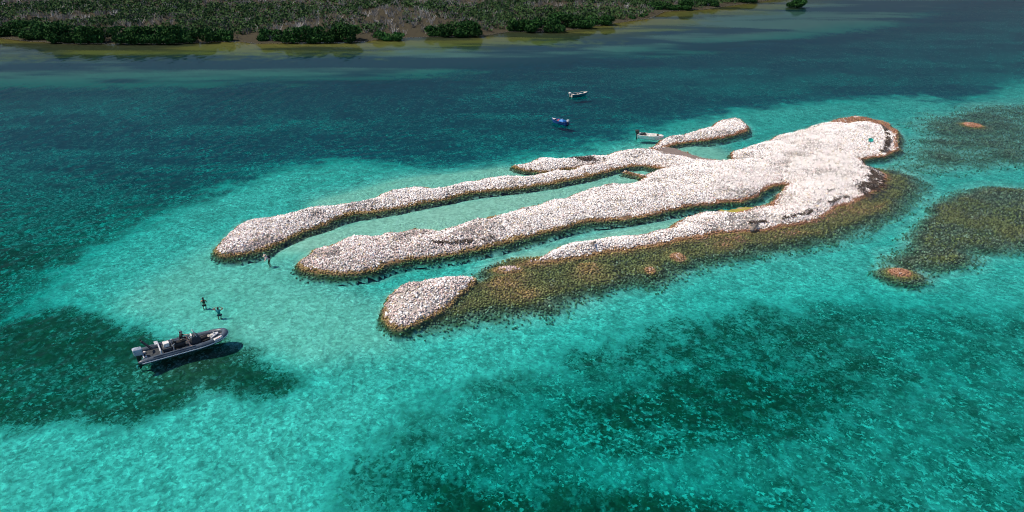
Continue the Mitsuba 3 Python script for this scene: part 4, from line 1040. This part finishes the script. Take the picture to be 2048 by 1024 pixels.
def person(label, J, M, skin, hair_len, clothes, hat=None, group='people in the water', thumbs=((0, 1, 0), (0, -1, 0)), shoes=False):
    """One continuous body from joints (x, y, z, radius); +x is the way the person faces; clothing, hair and hat are its children."""
    J = {k: np.array(v, float) for k, v in J.items()}
    t = thing('person', label, 'person', group)
    b = []
    b += [blob([J['pelvis'], J['hipl'], J['hipr'], J['waist']], 12), blob([J['waist'], J['chest']], 12), blob([J['chest'], J['shl'], J['shr'], J['neck']], 12)]
    b += limb(['neck', 'skull'], J)
    hx = J['skull'][:3]; up = J['skull'][:3] - J['neck'][:3]; up /= np.linalg.norm(up)
    face = np.array(J['face'][:3]); face = face - up * face.dot(up); face /= np.linalg.norm(face)
    lat = np.cross(up, face)
    H = lambda a, s, u, r: (*(hx + face * a + lat * s + up * u), r)
    b += [blob([H(-.03, 0, .06, .085), H(.02, .0, .05, .08), H(.045, 0, -.06, .045), H(.0, 0, -.02, .072)], 12),
          blob([H(.095, 0, -.005, .012), H(.112, 0, -.025, .014), H(.09, .014, -.03, .010), H(.09, -.014, -.03, .010)], 6),       # nose
          blob([H(.088, .022, -.062, .008), H(.088, -.022, -.062, .008), H(.094, 0, -.060, .009)], 6)]                            # lips
    for s in (1, -1):
        b.append(blob([H(-.005, s * .082, .015, .012), H(-.012, s * .086, -.03, .010), H(-.03, s * .09, .01, .010)], 6))            # ears
    for sfx, th in (('l', thumbs[0]), ('r', thumbs[1])):
        b += limb(['sh' + sfx, 'el' + sfx, 'wr' + sfx], J) + hand(J['wr' + sfx], J['el' + sfx], th)
        b += limb(['hip' + sfx, 'kn' + sfx, 'an' + sfx, 'toe' + sfx], J)
        heel = J['an' + sfx].copy(); heel[:3] -= 0.05 * (J['toe' + sfx][:3] - J['an' + sfx][:3]) / np.linalg.norm(J['toe' + sfx][:3] - J['an' + sfx][:3]); heel[2] -= .03; heel[3] = .035
        b.append(blob([J['an' + sfx], heel, J['toe' + sfx]], 8))
    put('body', smooth_mesh(b), skin, t, M, True)
    for s in (1, -1):
        part(t, 'eye', sphere(H(.078, s * .032, .012, 0)[:3], .013, 10), 'eye_dark', M, True)
    hair = [blob([H(-.045, 0, .07, .088), H(.015, 0, .082, .082), H(-.055, 0, .0, .082)], 12)]
    if hair_len > 0:
        hair.append(blob([H(-.07, 0, .02, .078), (*(hx - face * .11 - up * hair_len * .6), .075), (*(hx - face * .10 - up * hair_len), .045)], 12))
    put('hair', smooth_mesh(hair, .03, 3), 'hair_black', t, M, True)
    grow = lambda n, g: np.array([*J[n][:3], J[n][3] + g])
    for c, bs in clothes.items():
        m = []
        g = .016
        if c in ('shirt', 'top', 'vest'):
            m += [blob([grow('waist', g), grow('chest', g)], 12), blob([grow('chest', g), grow('shl', g), grow('shr', g), grow('neck', .0)], 12)]
            if c == 'shirt':
                m += [blob([grow('waist', g), grow('pelvis', g)], 12)]
                for s in 'lr':
                    h = grow('sh' + s, g); e = grow('el' + s, g); e[:3] = h[:3] + (e[:3] - h[:3]) * .8
                    m.append(blob([h, e], 12))
        elif c in ('shorts', 'briefs'):
            m += [blob([grow('pelvis', g), grow('hipl', g), grow('hipr', g)], 12)]
            if c == 'shorts':
                for s in 'lr':
                    h = grow('hip' + s, g); e = grow('kn' + s, g + .02); e[:3] = h[:3] + (e[:3] - h[:3]) * .75
                    m.append(blob([h, e], 12))
        elif c == 'band':
            q = grow('chest', .012)
            a2 = q.copy(); a2[:3] += (J['waist'][:3] - J['chest'][:3]) * .3
            m += [blob([q, a2], 12)]
        elif c == 'backpack':
            ax = J['chest'][:3] - J['pelvis'][:3]; ax /= np.linalg.norm(ax)
            back = np.cross(np.array([0, 1.0, 0]), ax) * -1
            c0 = J['waist'][:3] + back * .17; c1 = J['chest'][:3] + back * .19
            m += [blob([(*(c0 + [0, .1, 0]), .08), (*(c0 - [0, .1, 0]), .08), (*(c1 + [0, .1, 0]), .09), (*(c1 - [0, .1, 0]), .09)], 10)]
        put(c, smooth_mesh(m, .035, 3), bs, t, M, True)
    if hat:
        kind, bs = hat
        m = [blob([H(-.03, 0, .085, .095), H(.02, 0, .09, .09), H(-.01, 0, .12, .08)], 12)]
        if kind == 'cap':
            m.append(blob([H(.08, .05, .075, .012), H(.08, -.05, .075, .012), H(.175, .035, .065, .010), H(.175, -.035, .065, .010)], 8))
        else:
            m.append(blob([H(.19 * math.cos(q), .18 * math.sin(q), .065, .012) for q in np.linspace(0, 6.28, 13)[:-1]], 8))
        put(kind if kind == 'cap' else 'sun_hat', smooth_mesh(m, .03, 2), bs, t, M, True)
    return t

def stand(**over):
    J = dict(pelvis=(0, 0, .96, .12), waist=(0, 0, 1.10, .115), chest=(.01, 0, 1.30, .125), neck=(.0, 0, 1.47, .058), skull=(.02, 0, 1.60, .06), face=(1, 0, 0, 0),
             shl=(-.01, .18, 1.41, .062), ell=(-.02, .24, 1.13, .044), wrl=(.05, .25, .88, .03), shr=(-.01, -.18, 1.41, .062), elr=(-.02, -.24, 1.13, .044), wrr=(.05, -.25, .88, .03),
             hipl=(0, .10, .90, .095), knl=(.02, .11, .50, .062), anl=(0, .11, .09, .043), toel=(.17, .13, .035, .03), hipr=(0, -.10, .90, .095), knr=(.02, -.11, .50, .062), anr=(0, -.11, .09, .043), toer=(.17, -.13, .035, .03))
    J.update(over)
    return J

def on_bed(x, y):
    return float(-bed_depth(np.array([x]), np.array([y]))[0])

# at the helm of the inflatable
person('person in a black shirt and grey cap sitting at the helm of the inflatable boat',
       stand(pelvis=(.02, 0, 1.07, .12), waist=(.0, 0, 1.20, .115), chest=(.04, 0, 1.40, .125), neck=(.06, 0, 1.57, .058), skull=(.09, 0, 1.70, .06), face=(1, -.2, -.2, 0),
             shl=(.05, .19, 1.50, .06), ell=(.30, .25, 1.30, .044), wrl=(.55, .16, 1.28, .03), shr=(.05, -.19, 1.50, .06), elr=(.16, -.30, 1.24, .044), wrr=(.34, -.26, 1.09, .03),
             hipl=(.06, .11, 1.04, .095), knl=(.44, .25, 1.02, .064), anl=(.50, .33, .575, .043), toel=(.66, .36, .50, .03), hipr=(.06, -.11, 1.04, .095), knr=(.42, -.30, 1.00, .064), anr=(.58, -.52, .575, .043), toer=(.73, -.58, .50, .03)),
       RIB, 'skin_fair', 0, {'shirt': 'cloth_black', 'shorts': 'cloth_black'}, ('cap', 'cloth_grey'), None, ((0, 0, 1), (0, 1, 0)))
# wading, knees bent
def crouch(drop=0.30, **over):
    J = {k: (x, y, z - drop, q) for k, (x, y, z, q) in stand(**over).items()}
    S = stand()
    for s in 'lr':
        J['kn' + s] = (0.24, S['kn' + s][1] * 1.25, 0.42, 0.062)
        J['an' + s], J['toe' + s] = S['an' + s], S['toe' + s]
    return J
ax, ay = -29.72, 62.35
person('person with long dark hair standing waist deep, farther of the two bathers near the boat',
       crouch(0.42, ell=(.10, .27, 1.16, .040), wrl=(.28, .14, 1.22, .028), elr=(.10, -.27, 1.16, .040), wrr=(.28, -.14, 1.22, .028)),
       placed(ax, ay, on_bed(ax, ay), 112), 'skin_tan', .34, {'band': 'cloth_black', 'briefs': 'cloth_black'}, None, 'people in the water', ((0, 0, 1), (0, 0, 1)))
ax, ay = -27.55, 60.35
person('person with both hands on the head and elbows out, standing nearest the inflatable boat',
       crouch(0.42, shl=(-.01, .19, 1.43, .062), ell=(.03, .44, 1.56, .044), wrl=(.02, .25, 1.70, .030), shr=(-.01, -.19, 1.43, .062), elr=(.03, -.44, 1.56, .044), wrr=(.02, -.25, 1.70, .030)),
       placed(ax, ay, on_bed(ax, ay), 98), 'skin_dark', 0, {'top': 'cloth_teal', 'shorts': 'cloth_navy'}, None, 'people in the water', ((-1, 0, .2), (-1, 0, .2)))
ax, ay = -26.25, 71.7
person('person in pink shirt, sun hat and black backpack wading bent over between the spits',
       stand(pelvis=(-.05, 0, .92, .12), waist=(.03, 0, 1.04, .118), chest=(.17, 0, 1.20, .13), neck=(.29, 0, 1.34, .058), skull=(.36, 0, 1.44, .06), face=(1, 0, -.7, 0),
             shl=(.22, .19, 1.29, .062), ell=(.36, .27, 1.04, .044), wrl=(.52, .25, .84, .030), shr=(.22, -.19, 1.29, .062), elr=(.33, -.30, 1.03, .044), wrr=(.42, -.34, .80, .030),
             hipl=(-.05, .10, .86, .095), knl=(.10, .13, .48, .062), anl=(-.02, .13, .09, .043), toel=(.15, .15, .035, .03), hipr=(-.05, -.10, .86, .095), knr=(.02, -.14, .48, .062), anr=(-.16, -.14, .09, .043), toer=(.01, -.16, .035, .03)),
       placed(ax, ay, on_bed(ax, ay), 205), 'skin_fair', 0, {'shirt': 'cloth_pink', 'shorts': 'cloth_olive', 'backpack': 'cloth_black'}, ('hat', 'cloth_straw'), 'people in the water', ((0, -1, 0), (0, 1, 0)))
